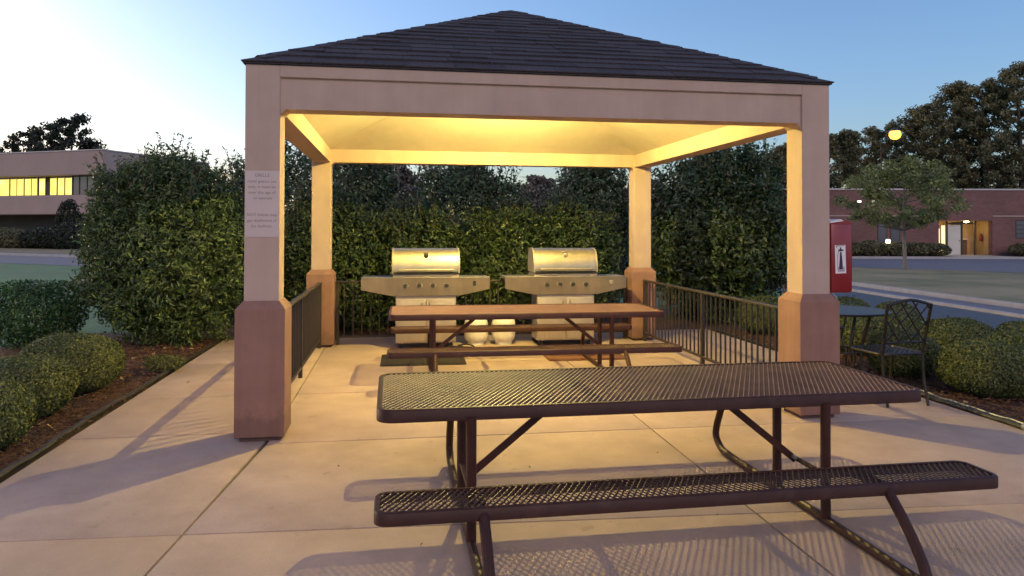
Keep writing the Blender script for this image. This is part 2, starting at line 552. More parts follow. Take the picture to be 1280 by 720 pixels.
def shrub_crown(n, rx, ry, h, seed, size, shape='dome', zb=0.05, depth=0.25, lumps=0.10, spread=0.8, aspect=0.45, clump=0, tips=0.0, jitter=0.5, fine=0.0):
    """leaf positions through the outer shell of a shrub standing on z=0"""
    rng = np.random.default_rng(seed)
    if clump:
        m = max(1, n // clump)
    else:
        m = n
    d = rng.normal(0, 1, (m, 3))
    d /= np.linalg.norm(d, axis=1)[:, None]
    rad = (1 - depth * rng.random(m) ** 1.5) * (1 + lumps * lump(d, seed + 7)) * (1 + fine * (lump(d, seed + 21, 6.5) + 0.7 * lump(d, seed + 33, 11.0)))
    if shape == 'clipped':        # clipped box: flattened super-ellipsoid
        q = (np.abs(d) ** 3.0).sum(1) ** (1 / 3.0)
        d2 = d / q[:, None]
        p = d2 * rad[:, None]
        pos = np.stack([p[:, 0] * rx, p[:, 1] * ry, zb + (p[:, 2] + 1) * 0.5 * (h - zb)], 1)
    elif shape == 'barrel':       # natural upright shrub: full sides, rounded uneven top
        q = (np.abs(d) ** 2.6).sum(1) ** (1 / 2.6)
        p = d / q[:, None] * (rad * (1 + 0.5 * lumps * lump(d, seed + 11, 3.4)))[:, None]
        z = (p[:, 2] + 1) * 0.5
        tp = 1 - 0.30 * np.clip(z - 0.35, 0, 1) ** 1.2
        pos = np.stack([p[:, 0] * rx * tp, p[:, 1] * ry * tp, zb + z * (h - zb)], 1)
    elif shape == 'dome':
        q = (np.abs(d) ** 2.4).sum(1) ** (1 / 2.4)
        p = d / q[:, None] * rad[:, None]
        pos = np.stack([p[:, 0] * rx, p[:, 1] * ry, zb + (p[:, 2] + 1) * 0.5 * (h - zb)], 1)
    else:                         # cone: broad low, narrowing to the top
        z = (rng.random(m)) ** 0.85
        a = rng.uniform(0, 2 * np.pi, m)
        prof = np.clip(1 - 0.62 * z ** 1.6, 0, 1) * np.clip((1 - z) * 6, 0, 1) ** 0.5 * np.clip(0.72 + z * 2.2, 0, 1)
        dd = np.stack([np.cos(a), np.sin(a), z * 2 - 1], 1)
        k = prof * (1 - depth * rng.random(m) ** 1.3) * (1 + lumps * 1.3 * lump(dd, seed + 7, 2.2))
        pos = np.stack([np.cos(a) * rx * k, np.sin(a) * ry * k, zb + z * (h - zb) * (1 + 0.35 * lumps * lump(dd, seed + 3, 2.0))], 1)
        d = np.stack([np.cos(a), np.sin(a), 0.35 + 0.4 * z], 1)
    axis = None
    if clump:                     # sprays: leaves strung along short twigs that lean out and up
        tw = d * 0.8 + np.array([[0, 0, 0.35]]) + rng.normal(0, 0.55, (m, 3))
        tw /= np.linalg.norm(tw, axis=1)[:, None]
        axis = np.repeat(tw, clump, 0)
        along = np.tile(np.linspace(-1.1, 1.1, clump), m)[:, None] * size * 1.25
        pos = np.repeat(pos, clump, 0) + axis * along + rng.normal(0, size * 0.33, (m * clump, 3))
        d = np.repeat(d, clump, 0)
    if tips:                      # loose shoots standing out of the top
        k = int(len(pos) * tips)
        j = rng.integers(0, len(pos), k)
        sel = pos[j]
        sel = sel[sel[:, 2] > h * 0.72]
        up = sel + np.stack([rng.normal(0, .04, len(sel)), rng.normal(0, .04, len(sel)), rng.random(len(sel)) * h * 0.09], 1)
        pos = np.concatenate([pos, up], 0)
        d = np.concatenate([d, np.tile([[0, 0, 1.0]], (len(up), 1))], 0)
    dn = d + np.array([[0, 0, 0.35]])
    pos[:, 2] = np.maximum(pos[:, 2], 0.015)
    if axis is not None and len(axis) < len(pos):
        axis = np.concatenate([axis, np.tile([[0, 0, 1.0]], (len(pos) - len(axis), 1))])
    return leaves(pos, dn, size, rng, aspect, spread, jitter=jitter, axis=axis)

def stems(mb, h, r0, n, spread, seed, z0=-0.03):
    rs = random.Random(seed)
    for i in range(n):
        a = rs.uniform(0, 6.283)
        s = spread * rs.uniform(0.25, 1)
        p0 = Vector((math.cos(a) * 0.12 * spread, math.sin(a) * 0.12 * spread, z0))
        p1 = Vector((math.cos(a) * s * 0.45, math.sin(a) * s * 0.45, h * 0.4))
        p2 = Vector((math.cos(a + 0.3) * s, math.sin(a + 0.3) * s, h * rs.uniform(0.75, 0.95)))
        mb.tube([p0, p1, p2], [r0, r0 * 0.7, r0 * 0.25], 6)

def shoots(V, F, h, rx, ry, n, size, seed, aspect=0.36, lo=0.8):
    """loose leafy shoots growing out of the crown's upper half"""
    rng = np.random.default_rng(seed + 50)
    top = V[V[:, 2] > h * lo]
    P, N, m = [], [], MB()
    for k in range(n):
        p = top[rng.integers(0, len(top))]
        L = h * rng.uniform(0.07, 0.17)
        d = np.array([p[0] / rx * 0.5, p[1] / ry * 0.5, 1.0]) + rng.normal(0, .22, 3)
        d /= np.linalg.norm(d)
        q0 = p - d * L * 0.5
        m.tube([tuple(q0), tuple(q0 + d * L * 0.8), tuple(q0 + d * L * 1.5)], [0.007, 0.005, 0.002], 4)
        for j in range(9):
            a = q0 + d * L * (0.4 + 1.15 * j / 9) + rng.normal(0, size * 0.28, 3)
            P.append(a); N.append(rng.normal(0, 1, 3))
    V2, F2 = leaves(np.array(P), np.array(N), size, rng, aspect, 0.5)
    return np.concatenate([V, V2]), np.concatenate([F, F2 + len(V)]), m

def shrub(name, loc, rx, ry, h, label, cat, group=None, n=6000, size=0.08, leaf='leaf_holly', shape='dome', seed=1, st=None, nshoot=0, **kw):
    t = empty(name, loc, random.Random(seed).uniform(0, 6.28) if rx == ry else 0, label, cat, group)
    V, F = shrub_crown(n, rx, ry, h, seed, size, shape, **kw)
    m = MB()
    if nshoot:
        V, F, m = shoots(V, F, h, rx, ry, nshoot, size, seed, kw.get('aspect', 0.45))
    np_mesh('foliage', V, F, leaf, t)
    nst, r0 = st or (5, 0.018)
    stems(m, h, r0, nst, min(rx, ry) * 0.75, seed)
    m.build('stem', 'bark', t)
    return t

def tree(name, loc, h, w, label, cat='tree', group=None, seed=1, leaf='leaf_dark', trunk=0.22, crown_lo=0.25, n_branch=34,
         per=170, size=0.35, clump_r=0.9, bark='bark', shape=1.0, trunk_r=None):
    """trunk, limbs, and a crown of leaf clumps at the ends of the limbs"""
    rs = random.Random(seed)
    rng = np.random.default_rng(seed)
    t = empty(name, loc, 0, label, cat, group)
    m = MB()
    tr = trunk_r or h * 0.018
    top = Vector((rs.uniform(-.04, .04) * h, rs.uniform(-.04, .04) * h, h * 0.9))
    mid = Vector((rs.uniform(-.02, .02) * h, rs.uniform(-.02, .02) * h, h * 0.42))
    m.tube([(0, 0, -0.3), (0, 0, 0.15), mid * 0.5, mid, (mid + top) / 2, top], [tr * 1.5, tr * 1.15, tr, tr * 0.75, tr * 0.45, tr * 0.12], 8)
    C, N = [], []
    for i in range(n_branch):
        u = crown_lo + (0.97 - crown_lo) * ((i + rs.random()) / n_branch)
        zc = u * h
        prof = math.sin(math.pi * min(1, max(0.02, (u - crown_lo) / (1.04 - crown_lo))) ** (0.62 * shape)) ** 0.75
        a = i * 2.399 + rs.uniform(-.5, .5)
        rr = w * 0.5 * prof * rs.uniform(0.55, 1.08)
        z0 = max(crown_lo * 0.8 * h, zc - rr * rs.uniform(0.35, 0.7))
        base = mid * (z0 / mid.z) if z0 < mid.z else mid.lerp(top, (z0 - mid.z) / (top.z - mid.z))
        end = Vector((math.cos(a) * rr, math.sin(a) * rr, zc)) + Vector((base.x, base.y, 0)) * 0.5
        kn = base.lerp(end, 0.55) + Vector((0, 0, -0.06 * rr))
        br = tr * 0.34 * (1.15 - u)
        m.tube([base, kn, end], [br + .01, br * 0.6 + .006, 0.008], 5)
        for f, cr in ((1.0, clump_r), (0.62, clump_r * 0.85)):
            c = base.lerp(end, f)
            k = int(per * rs.uniform(0.6, 1.2) * (cr / clump_r))
            p = rng.normal(0, 1, (k, 3))
            p /= np.linalg.norm(p, axis=1)[:, None]
            nn = p.copy()
            p *= (rng.random(k)[:, None] ** 0.45) * cr * np.array([[1, 1, 0.62]]) * rs.uniform(0.7, 1.15)
            C.append(p + np.array(c)[None]); N.append(nn + np.array([[0, 0, .4]]))
    m.build('trunk', bark, t)
    C = np.concatenate(C); N = np.concatenate(N)
    V, F = leaves(C, N, size, rng, 0.55, 0.7)
    np_mesh('crown', V, F, leaf, t)
    return t

# ================================================================== THE SETTING
def sheet(name, pts, z, m, sub=0):
    b = bmesh.new()
    vs_ = [b.verts.new((x, y, z)) for x, y in pts]
    b.faces.new(vs_)
    if b.faces[:][0].calc_area() and len(pts) == 4 and sub:
        bmesh.ops.subdivide_edges(b, edges=b.edges[:], cuts=sub, use_grid_fill=True)
    bmesh.ops.recalc_face_normals(b, faces=b.faces[:])
    for f in b.faces:
        if f.normal.z < 0: f.normal_flip()
    me = bpy.data.meshes.new(name)
    b.to_mesh(me); b.free()
    me.materials.append(MATS[m])
    return tag(link(name, me), kind='structure')

sheet('ground', [(-700, -300), (700, -300), (700, 900), (-700, 900)], -0.060, 'lawn')

# --- the patio: slabs with open joints over a dark bed
PX0, PX1, PY0, PY1 = -1.30, 6.05, -9.0, 5.40
patio = empty('patio', pw(0, 0), PYAW)
tag(patio, kind='structure')
MB().poly([(PX0, PY0), (PX1, PY0), (PX1, PY1), (PX0, PY1)], -0.16, -0.022).build('bed', 'concrete_base', patio)
def xj(k, y):          # long joints
    if k == 0: return PX0
    if k == 1: return 0.19 + 0.0917 * min(0.0, y + 0.05)
    if k == 2: return 3.13 + 0.012 * y
    return PX1
def yj(k, x, col):     # cross joints
    if k == 0: return PY0
    if k == 1: return -5.1 - 0.05 * x
    if k == 2: return -1.70 - 0.0575 * x
    if k == 3: return 0.235 if col == 0 else -0.10 - 0.008 * x
    if k == 4: return 1.54
    if k == 5: return 3.35
    return PY1
GAP = 0.0055
for c in range(3):
    for r_ in range(6):
        pts = []
        for (kc, kr, sx, sy) in ((c, r_, 1, 1), (c + 1, r_, -1, 1), (c + 1, r_ + 1, -1, -1), (c, r_ + 1, 1, -1)):
            y = yj(kr, 0, c)
            x = xj(kc, y)
            y = yj(kr, x, c); x = xj(kc, y)
            pts.append((x + sx * GAP, y + sy * GAP))
        rs = random.Random(c * 10 + r_)
        s = MB().poly(pts, -0.02, 0.0 - rs.uniform(0, 0.0025), bev=0.006).build('concrete_slab', 'concrete', patio)

# --- planting beds of dark mulch, gently mounded
def bed(name, x0, x1, y0, y1, seed, nx=26, ny=60, sink=None):
    b = bmesh.new()
    bmesh.ops.create_grid(b, x_segments=nx, y_segments=ny, size=1)
    for v in b.verts:
        u, w = (v.co.x + 1) / 2, (v.co.y + 1) / 2
        x, y = x0 + u * (x1 - x0), y0 + w * (y1 - y0)
        edge = min(1, min(u, 1 - u) * 7, min(w, 1 - w) * 12)
        z = -0.045 + edge * (0.035 + 0.028 * noise.noise((x * 1.3, y * 1.3, seed)) + 0.014 * noise.noise((x * 7, y * 7, seed)))
        p = pw(x, y, z)
        v.co = p
    me = bpy.data.meshes.new(name)
    b.to_mesh(me); b.free()
    me.materials.append(MATS['mulch'])
    me.shade_smooth()
    return tag(link(name, me), kind='structure')
bed('planting_bed', PX0 - 2.9, PX0 - 0.015, -5.0, 6.6, 1.0)
bed('planting_bed', PX1 + 0.015, PX1 + 2.4, -4.0, 6.6, 5.0)
bed('planting_bed', PX0 - 0.6, PX1 + 1.2, PY1 + 0.02, PY1 + 3.4, 9.0, 60, 26)

def chips(name, zones, n, seed, m, L=(0.02, 0.075), w=0.006, label='', cat='mulch'):
    rng = np.random.default_rng(seed)
    P = []
    for (x0, x1, y0, y1, share) in zones:
        k = int(n * share)
        P.append(np.stack([rng.uniform(x0, x1, k), rng.uniform(y0, y1, k)], 1))
    P = np.concatenate(P)
    k = len(P)
    z = rng.uniform(-0.008, 0.026, k)
    c, s = math.cos(PYAW), math.sin(PYAW)
    X = -2.0 + P[:, 0] * c - P[:, 1] * s
    Y = 5.464 + P[:, 0] * s + P[:, 1] * c
    cen = np.stack([X, Y, z], 1)
    a = rng.uniform(0, 2 * np.pi, k)
    t = np.stack([np.cos(a), np.sin(a), rng.normal(0, .22, k)], 1) * (rng.uniform(*L, k) / 2)[:, None]
    b = np.stack([-np.sin(a), np.cos(a), rng.normal(0, .4, k)], 1) * (w * rng.uniform(.5, 1.6, k) / 2)[:, None]
    V = np.stack([cen - t - b, cen + t - b, cen + t + b, cen - t + b], 1).reshape(-1, 3)
    V2 = V + np.array([[0, 0, -0.005]])
    i = np.arange(k)[:, None] * 4
    F = [i + np.array([[0, 1, 2, 3]])]
    o = 4 * k
    for q in ((0, 1), (1, 2), (2, 3), (3, 0)):
        F.append(np.concatenate([i + q[0], i + q[1], i + q[1] + o, i + q[0] + o], 1))
    ob = np_mesh(name, np.concatenate([V, V2]), np.concatenate(F), m)
    return tag(ob, label, cat, kind='stuff')
chips('mulch_chips', [(PX0 - 2.2, PX0 - 0.03, -2.5, 5.6, 0.62), (PX1 + 0.03, PX1 + 1.6, -1.5, 5.0, 0.38)], 15000, 3, 'mulch_chip', label='loose brown bark mulch and pine straw in the beds')
chips('fallen_leaves', [(PX0 - 1.9, PX0 - 0.05, -1.5, 5.2, 0.75), (PX1 + 0.05, PX1 + 1.3, -1.5, 3.0, 0.25)], 210, 8, 'dry_leaf', (0.03, 0.07), 0.035, 'dry tan leaves scattered over the mulch', 'leaves')
rs = random.Random(4)
for i, (x, y, a) in enumerate([(-0.72, 2.62, 0.4), (-0.98, 2.25, 1.3), (2.0, -0.93, 2.0), (2.95, -0.75, 0.2), (0.75, -0.72, 2.2), (1.25, -2.02, 1.0)]):
    m = MB()
    L = 0.028 if i < 2 else 0.012
    m.solid([(-L, 0, .002), (0, -L * .5, .004), (L, 0, .009), (0, L * .5, .003), (0, 0, .001)], [(0, 1, 4), (1, 2, 4), (2, 3, 4), (3, 0, 4)])
    o = m.build('fallen_leaf', 'wood_brown' if i < 2 else 'bark')
    o.location = pw(x, y, 0.002); o.rotation_euler = (0, 0, a)
    tag(o, ['brown curled leaf on the left walk, nearer the mulch', 'tan curled leaf on the left walk, just before the bigger brown one',
            'dark leaf speck on concrete left of the table legs', 'dark leaf speck under the middle of the front table',
            'dark leaf speck in front of the left stone column', 'dark leaf speck in the shadow under the front bench'][i], 'leaf', 'leaf specks on the patio')

# --- black edging along both beds
def edging(name, pts, label, pale=False):
    t = empty(name, pw(*pts[0]), 0, label, 'garden edging', 'landscape edging along the beds')
    base = Vector(pw(*pts[0]))
    P = []
    rs = random.Random(len(pts))
    for (a, b) in zip(pts, pts[1:]):
        for k in range(8):
            u = k / 8
            x, y = a[0] + (b[0] - a[0]) * u, a[1] + (b[1] - a[1]) * u
            P.append(Vector(pw(x + rs.uniform(-.008, .008), y, 0.012 + rs.uniform(-.006, .006))) - base)
    P.append(Vector(pw(*pts[-1], 0.012)) - base)
    MB().tube(P, 0.022, 8).build('bead', 'edging', t)
    MB().tube([p - Vector((0, 0, 0.05)) for p in P], 0.02, flat=(0.008, 0.075)).build('strip', 'edging', t)
    if pale:
        Q = [p + Vector((0.035, 0, 0.02)) for p in P[-22:]]
        MB().tube(Q, 0.009, 6).build('pale_pipe', 'galv', t)
        e = P[-1]
        MB().lathe([(0.0, -.03), (.028, -.03), (.032, 0.0), (.028, .03), (0, .03)], 12, (e.x, e.y, e.z + 0.008), 'y').build('end_cap', 'galv', t)
    return t
edging('landscape_edging', [(PX0 - 0.03, -3.5), (PX0 - 0.045, -0.6), (PX0 - 0.075, 0.8), (PX0 - 0.04, 2.6), (PX0 - 0.03, 5.3)], 'dark plastic edging between left walk and boxwood bed')
edging('landscape_edging', [(PX1 + 0.03, 5.2), (PX1 + 0.04, 3.0), (PX1 + 0.05, 0.8), (PX1 + 0.03, 0.2), (PX1 - 0.0, -0.62)], 'dark edging with pale pipe end beside the right boxwoods', True)

# --- the drive, kerb strip and grass island on the right
def kerb(name, a, b, w=0.15, h=0.12, z=-0.06):
    a, b = Vector((*a, 0)), Vector((*b, 0))
    d = (b - a).normalized(); s = Vector((-d.y, d.x, 0)) * w / 2
    m = MB()
    m.poly([(a + s)[:2], (b + s)[:2], (b - s)[:2], (a - s)[:2]], z, z + h, bev=0.02)
    return tag(m.build(name, 'kerb'), kind='structure')
sheet('drive', [(9.3, -6), (10.9, -6), (8.05, 36), (5.9, 36)], -0.052, 'asphalt')
kerb('kerb', (10.98, -6), (8.13, 36), 0.12, 0.07)
sheet('gutter_pan', [(11.07, -6), (12.4, -6), (8.95, 36), (8.22, 36)], -0.048, 'asphalt_old')
kerb('kerb', (12.48, -6), (9.03, 36), 0.13, 0.12)
sheet('grass_island', [(12.57, -6), (60, -6), (34, 11), (15.0, 29.2), (9.2, 35.5), (9.1, 36)], 0.055, 'grass')
sheet('grass_verge', [(17.4, 26.9), (24.0, 21.0), (24.9, 21.9), (18.0, 27.9), (14.8, 30.4), (9.2, 36.2), (9.15, 35.6), (13.6, 30.4)], 0.061, 'dry_grass')
sheet('road', [(9.2, 36.3), (15.0, 30.4), (18.2, 28.0), (40, 9), (80, 9), (80, 43.2), (2, 43.2), (2, 36.3)], -0.050, 'asphalt_old')
kerb('kerb', (80, 43.28), (2, 43.28), 0.18, 0.15)
sheet('planting_strip', [(2, 43.38), (80, 43.38), (80, 45.7), (2, 45.7)], 0.06, 'mulch')
sheet('entrance_walk', [(26.5, 43.37), (30.2, 43.37), (30.0, 45.72), (26.7, 45.72)], 0.075, 'kerb')

# --- road, footway and dry slope on the left
sheet('road', [(-75, 58.6), (-8, 27.3), (-4, 31.4), (-75, 67.6)], -0.050, 'asphalt_old')
kerb('kerb', (-75, 67.75), (-4, 31.5), 0.3, 0.14)
sheet('footway', [(-75, 67.95), (-4, 31.7), (-3.4, 33.0), (-75, 69.9)], 0.02, 'kerb')
sheet('dry_slope', [(-75, 70.1), (-3.4, 33.2), (-3.4, 58), (-40, 86), (-75, 86)], 0.03, 'dry_grass')

# ================================================================== PAVILION
W, D, S, OV = 4.7596, 4.6491, 0.2518, 0.053
ZB, ZBT, ZS, ZT, ZR = 0.975, 1.038, 2.4845, 2.828, 4.02
pav = empty('pavilion', pw(0, 0), PYAW, 'tan stucco barbecue pavilion with dark shingled hip roof on four square columns', 'pavilion')
for cx, cy in ((0, 0), (W - S, 0), (0, D - S), (W - S, D - S)):
    x0, x1, y0, y1 = cx, cx + S, cy, cy + S
    m = MB(); m.box(x0, x1, y0, y1, ZBT - 0.02, ZT - 0.012, bev=0.006)
    col = m.build('column', 'stucco', pav)
    m = MB()
    def ring(o, z): return [(x0 - o, y0 - o, z), (x1 + o, y0 - o, z), (x1 + o, y1 + o, z), (x0 - o, y1 + o, z)]
    rings = [(OV - 0.006, 0.03), (OV, 0.036), (OV, ZB), (OV - 0.004, ZB + 0.008), (0.004, ZBT), (-0.02, ZBT + 0.004)]
    vv, ff = [], []
    for o_, z_ in rings: vv += ring(o_, z_)
    for k in range(len(rings) - 1):
        for j in range(4):
            ff.append((4 * k + j, 4 * k + (j + 1) % 4, 4 * k + 4 + (j + 1) % 4, 4 * k + 4 + j))
    ff += [(3, 2, 1, 0), tuple(4 * (len(rings) - 1) + j for j in range(4))]
    m.solid(vv, ff)
    m.build('column_base', 'stucco_base', col, angle=20)
    MB().box(x0 - OV + 0.035, x1 + OV - 0.035, y0 - OV + 0.03, y1 + OV - 0.03, -0.004, 0.031).build('plinth', 'plinth', col)

REC = 0.022           # the beam face sits back from the columns
def beam(x0, x1, y0, y1, axis):
    m = MB()
    if axis == 'x':
        prof = [(y0, ZS), (y1, ZS), (y1, ZT - 0.02), (y0, ZT - 0.02)]
        m.extrude(prof, 'x', x0, x1)
        # small fillets where the beam meets the columns
        for xa, sg in ((x0, 1), (x1, -1)):
            m.extrude([(xa - sg * 0.003, ZS + 0.002), (xa + sg * 0.045, ZS + 0.002), (xa - sg * 0.003, ZS - 0.045)], 'y', y0 + 0.002, y1 - 0.002)
    else:
        m.extrude([(x0, ZS), (x1, ZS), (x1, ZT - 0.02), (x0, ZT - 0.02)], 'y', y0, y1)
    return m.build('beam', 'stucco', pav, angle=20)
beam(S - 0.003, W - S + 0.003, REC, S - 0.008, 'x')
beam(S - 0.003, W - S + 0.003, D - S + 0.008, D - REC, 'x')
beam(REC, S - 0.008, S - 0.003, D - S + 0.003, 'y')
beam(W - S + 0.008, W - REC, S - 0.003, D - S + 0.003, 'y')
# fascia band on all four sides, flush with the column faces
FZ = ZT - 0.105
for (x0, x1, y0, y1) in ((S - 0.004, W - S + 0.004, -0.001, 0.05), (S - 0.004, W - S + 0.004, D - 0.05, D + 0.001), (-0.001, 0.05, S - 0.004, D - S + 0.004), (W - 0.05, W + 0.001, S - 0.004, D - S + 0.004)):
    MB().box(x0, x1, y0, y1, FZ, ZT - 0.013, bev=0.004).build('fascia', 'stucco', pav, angle=20)
# vaulted plaster ceiling: four slopes from the beams to the peak
CZ, CA = ZS + 0.165, 3.62
cx_, cy_ = W / 2, D / 2
i0 = S - 0.03
c4 = [(i0, i0), (W - i0, i0), (W - i0, D - i0), (i0, D - i0)]
for k in range(4):
    a, b = c4[k], c4[(k + 1) % 4]
    m = MB()
    m.solid([(*a, CZ), (*b, CZ), (cx_, cy_, CA), (*a, CZ + 0.05), (*b, CZ + 0.05), (cx_, cy_, CA + 0.05)],
            [(0, 1, 2), (3, 5, 4), (0, 3, 4, 1), (1, 4, 5, 2), (2, 5, 3, 0)])
    m.build('ceiling_slope', 'ceiling_plaster', pav, smooth=False)

for k in range(4):
    a = Vector((*c4[k], CZ + 0.002)); b_ = Vector((cx_, cy_, CA - 0.004))
    MB().tube([a, a.lerp(b_, 0.97)], 0.01, flat=(0.05, 0.018)).build('hip_batten', 'ceiling_plaster', pav, smooth=False)
# roof: deck, drip edge, shingles laid course by course, hip caps
roof_o = 0.016
e0 = (-roof_o, -roof_o); e1 = (W + roof_o, -roof_o); e2 = (W + roof_o, D + roof_o); e3 = (-roof_o, D + roof_o)
E4 = [e0, e1, e2, e3]
AP = Vector((cx_, cy_, ZR))
m = MB()
m.solid([(*e, ZT - 0.012) for e in E4] + [(*e, ZT + 0.004) for e in E4] + [tuple(AP - Vector((0, 0, 0.014)))],
        [(0, 1, 5, 4), (1, 2, 6, 5), (2, 3, 7, 6), (3, 0, 4, 7), (4, 5, 8), (5, 6, 8), (6, 7, 8), (7, 4, 8)])
roof = m.build('roof', 'shingle', pav, smooth=False)
NC = 17
def shingles(k, single):
    a, b = Vector((*E4[k], ZT + 0.006)), Vector((*E4[(k + 1) % 4], ZT + 0.006))
    ux = (b - a).normalized(); L = (b - a).length
    mid = (a + b) / 2
    up = (AP - mid); H = up.length; up.normalize()
    nr = ux.cross(up).normalized()
    if nr.z < 0: nr = -nr
    rs = random.Random(20 + k)
    joined = MB()
    exp = H / NC
    for c in range(NC):
        v0 = c * exp - (0.012 if c == 0 else 0); v1 = min(H - 0.005, v0 + exp * 1.3)
        tabs = []
        x = -rs.uniform(0, 0.3)
        def lim(v): return L / 2 * v / H, L - L / 2 * v / H
        l0, r0 = lim(v0)
        while x < r0:
            w = rs.uniform(0.28, 0.42)
            tabs.append((max(x, l0), min(x + w, r0)))
            x += w
        for (xa, xb) in tabs:
            if xb - xa < 0.012: continue
            l1, r1 = lim(v1)
            t = rs.uniform(0.014, 0.026)
            dv = rs.uniform(-0.008, 0.008) if c else 0.0
            if c == 0: t = rs.uniform(0.010, 0.013)
            q = []
            for (xx, vv_) in ((xa + .0015, v0 + dv), (xb - .0015, v0 + dv), (min(max(xb - .0015, l1), r1), v1), (min(max(xa + .0015, l1), r1), v1)):
                q.append((xx, vv_))
            lo = [a + ux * xx + up * vv_ + nr * 0.001 for xx, vv_ in q]
            hi = [a + ux * xx + up * vv_ + nr * (t if i < 2 else 0.004) for i, (xx, vv_) in enumerate(q)]
            if (q[2][0] - q[3][0]) < 0.004:
                lo, hi = lo[:3], hi[:3]
            mm = MB() if single else joined
            mm.hull(lo, hi)
            if single:
                mm.build('shingle', 'shingle', roof, smooth=False)
    if not single:
        tag(joined.build('shingles', 'shingle', roof, smooth=False), kind='stuff')
shingles(0, True)
shingles(3, True)
shingles(1, False)
shingles(2, False)
for k in range(4):
    a = Vector((*E4[k], ZT + 0.008))
    d = AP - a
    n_ = 15
    out = Vector((a.x - cx_, a.y - cy_, 0)).normalized()
    sd = Vector((-out.y, out.x, 0))
    m = MB()
    for j in range(n_):
        p0, p1 = a + d * max(0.036, j / n_), a + d * min(1, (j + 1.25) / n_)
        for sg in (1, -1):
            pass
        dn0 = Vector((0, 0, -0.028))
        lift0, lift1 = Vector((0, 0, 0.020)), Vector((0, 0, 0.010))
        vts = [p0 + lift0, p0 + sd * 0.085 + lift0 + dn0, p1 + sd * 0.085 + lift1 + dn0, p1 + lift1, p0 - sd * 0.085 + lift0 + dn0, p1 - sd * 0.085 + lift1 + dn0]
        vts += [v - Vector((0, 0, 0.008)) for v in vts]
        m.solid([tuple(v) for v in vts], [(0, 1, 2, 3), (0, 3, 5, 4), (6, 9, 8, 7), (6, 10, 11, 9), (0, 6, 7, 1), (1, 7, 8, 2), (2, 8, 9, 3), (3, 9, 11, 5), (5, 11, 10, 4), (4, 10, 6, 0)])
    m.build('hip_cap', 'shingle', roof, smooth=False)

# ceiling lamp at the peak
lamp = empty('ceiling_lamp', pw(cx_ + 0.05, cy_, CA - 0.06), PYAW, 'glowing yellow lamp at the peak of the pavilion ceiling, behind the front beam', 'lamp')
MB().lathe([(0.0, 0.05), (0.13, 0.05), (0.15, 0.0), (0.12, -0.02), (0.0, -0.02)], 24).build('canopy', 'galv', lamp)
MB().tube([(0, 0, -0.015), (0, 0, -0.40)], 0.009, 8).build('stem', 'galv', lamp)
MB().lathe([(0.0, -0.395), (0.045, -0.395), (0.052, -0.43), (0.0, -0.4305)], 16).build('socket', 'galv', lamp)
MB().lathe([(0.006, -0.431), (0.010, -0.434), (0.016, -0.443), (0.018, -0.452), (0.016, -0.461), (0.010, -0.468), (0.003, -0.470)], 16).build('bulb', 'lamp_globe', lamp)

# ================================================================== RAILINGS
def railing(a, b, label, mid_posts=1):
    a, b = Vector((*a, 0)), Vector((*b, 0))
    L = (b - a).length
    ang = math.atan2(b.y - a.y, b.x - a.x)
    t = empty('railing', pw(a.x, a.y), PYAW + ang, label, 'railing', 'dark metal railings of the pavilion')
    m = MB(); m.box(0.004, L - 0.004, -0.027, 0.027, 0.845, 0.873, bev=0.008, seg=2); m.build('top_rail', 'rail_metal', t)
    m = MB(); m.box(0.004, L - 0.004, -0.016, 0.016, 0.095, 0.125, bev=0.004); m.build('bottom_rail', 'rail_metal', t)
    npost = [0.03, L - 0.03] + [L * (k + 1) / (mid_posts + 1) for k in range(mid_posts)]
    pm = None
    for x in npost:
        if pm is None:
            m = MB(); m.box(-0.021, 0.021, -0.021, 0.021, 0.0, 0.846, bev=0.003)
            pm = m.mesh('post', 'rail_metal')
        o = link('post', pm, t); o.location = (x, 0, 0)
    n = int(L / 0.118)
    bm_ = None
    for k in range(1, n):
        x = L * k / n
        if min(abs(x - p) for p in npost) < 0.035: continue
        if bm_ is None:
            m = MB(); m.box(-0.0075, 0.0075, -0.0075, 0.0075, 0.124, 0.846); bm_ = m.mesh('baluster', 'rail_metal', smooth=False)
        o = link('baluster', bm_, t); o.location = (x, 0, 0)
    return t
railing((S / 2, S + OV + 0.005), (S / 2, D - S - OV - 0.005), 'dark baluster railing between the two left columns')
railing((W - S / 2, S + OV + 0.005), (W - S / 2, D - S - OV - 0.005), 'dark baluster railing between the two right columns')
railing((S + OV + 0.005, D - 0.085), (W - S - OV - 0.005, D - 0.085), 'dark baluster railing behind the two grills', 2)

# ================================================================== NOTICE AND EXTINGUISHER CABINET
notice = empty('notice', pw(S / 2, -0.001, 1.516), PYAW, 'pale printed notice taped to the front of the left column', 'notice')
MB().box(-0.121, 0.121, -0.003, 0.0, 0.0, 0.497).build('sheet', 'paper', notice)
def text(s, x, z, size, parent, m='ink', y=-0.0036, name='lettering', align='CENTER'):
    cu = bpy.data.curves.new(name, 'FONT')
    cu.body = s
    cu.size = size
    cu.align_x = align
    cu.extrude = 0.0003
    cu.resolution_u = 2
    tmp = bpy.data.objects.new('tmp_text', cu)
    COL.objects.link(tmp)
    dg = bpy.context.evaluated_depsgraph_get()
    me = bpy.data.meshes.new_from_object(tmp.evaluated_get(dg))
    bpy.data.objects.remove(tmp)
    me.materials.clear(); me.materials.append(MATS[m])
    o = link(name, me, parent)
    o.location = (x, y, z)
    o.rotation_euler = (R(90), 0, 0)
    return o
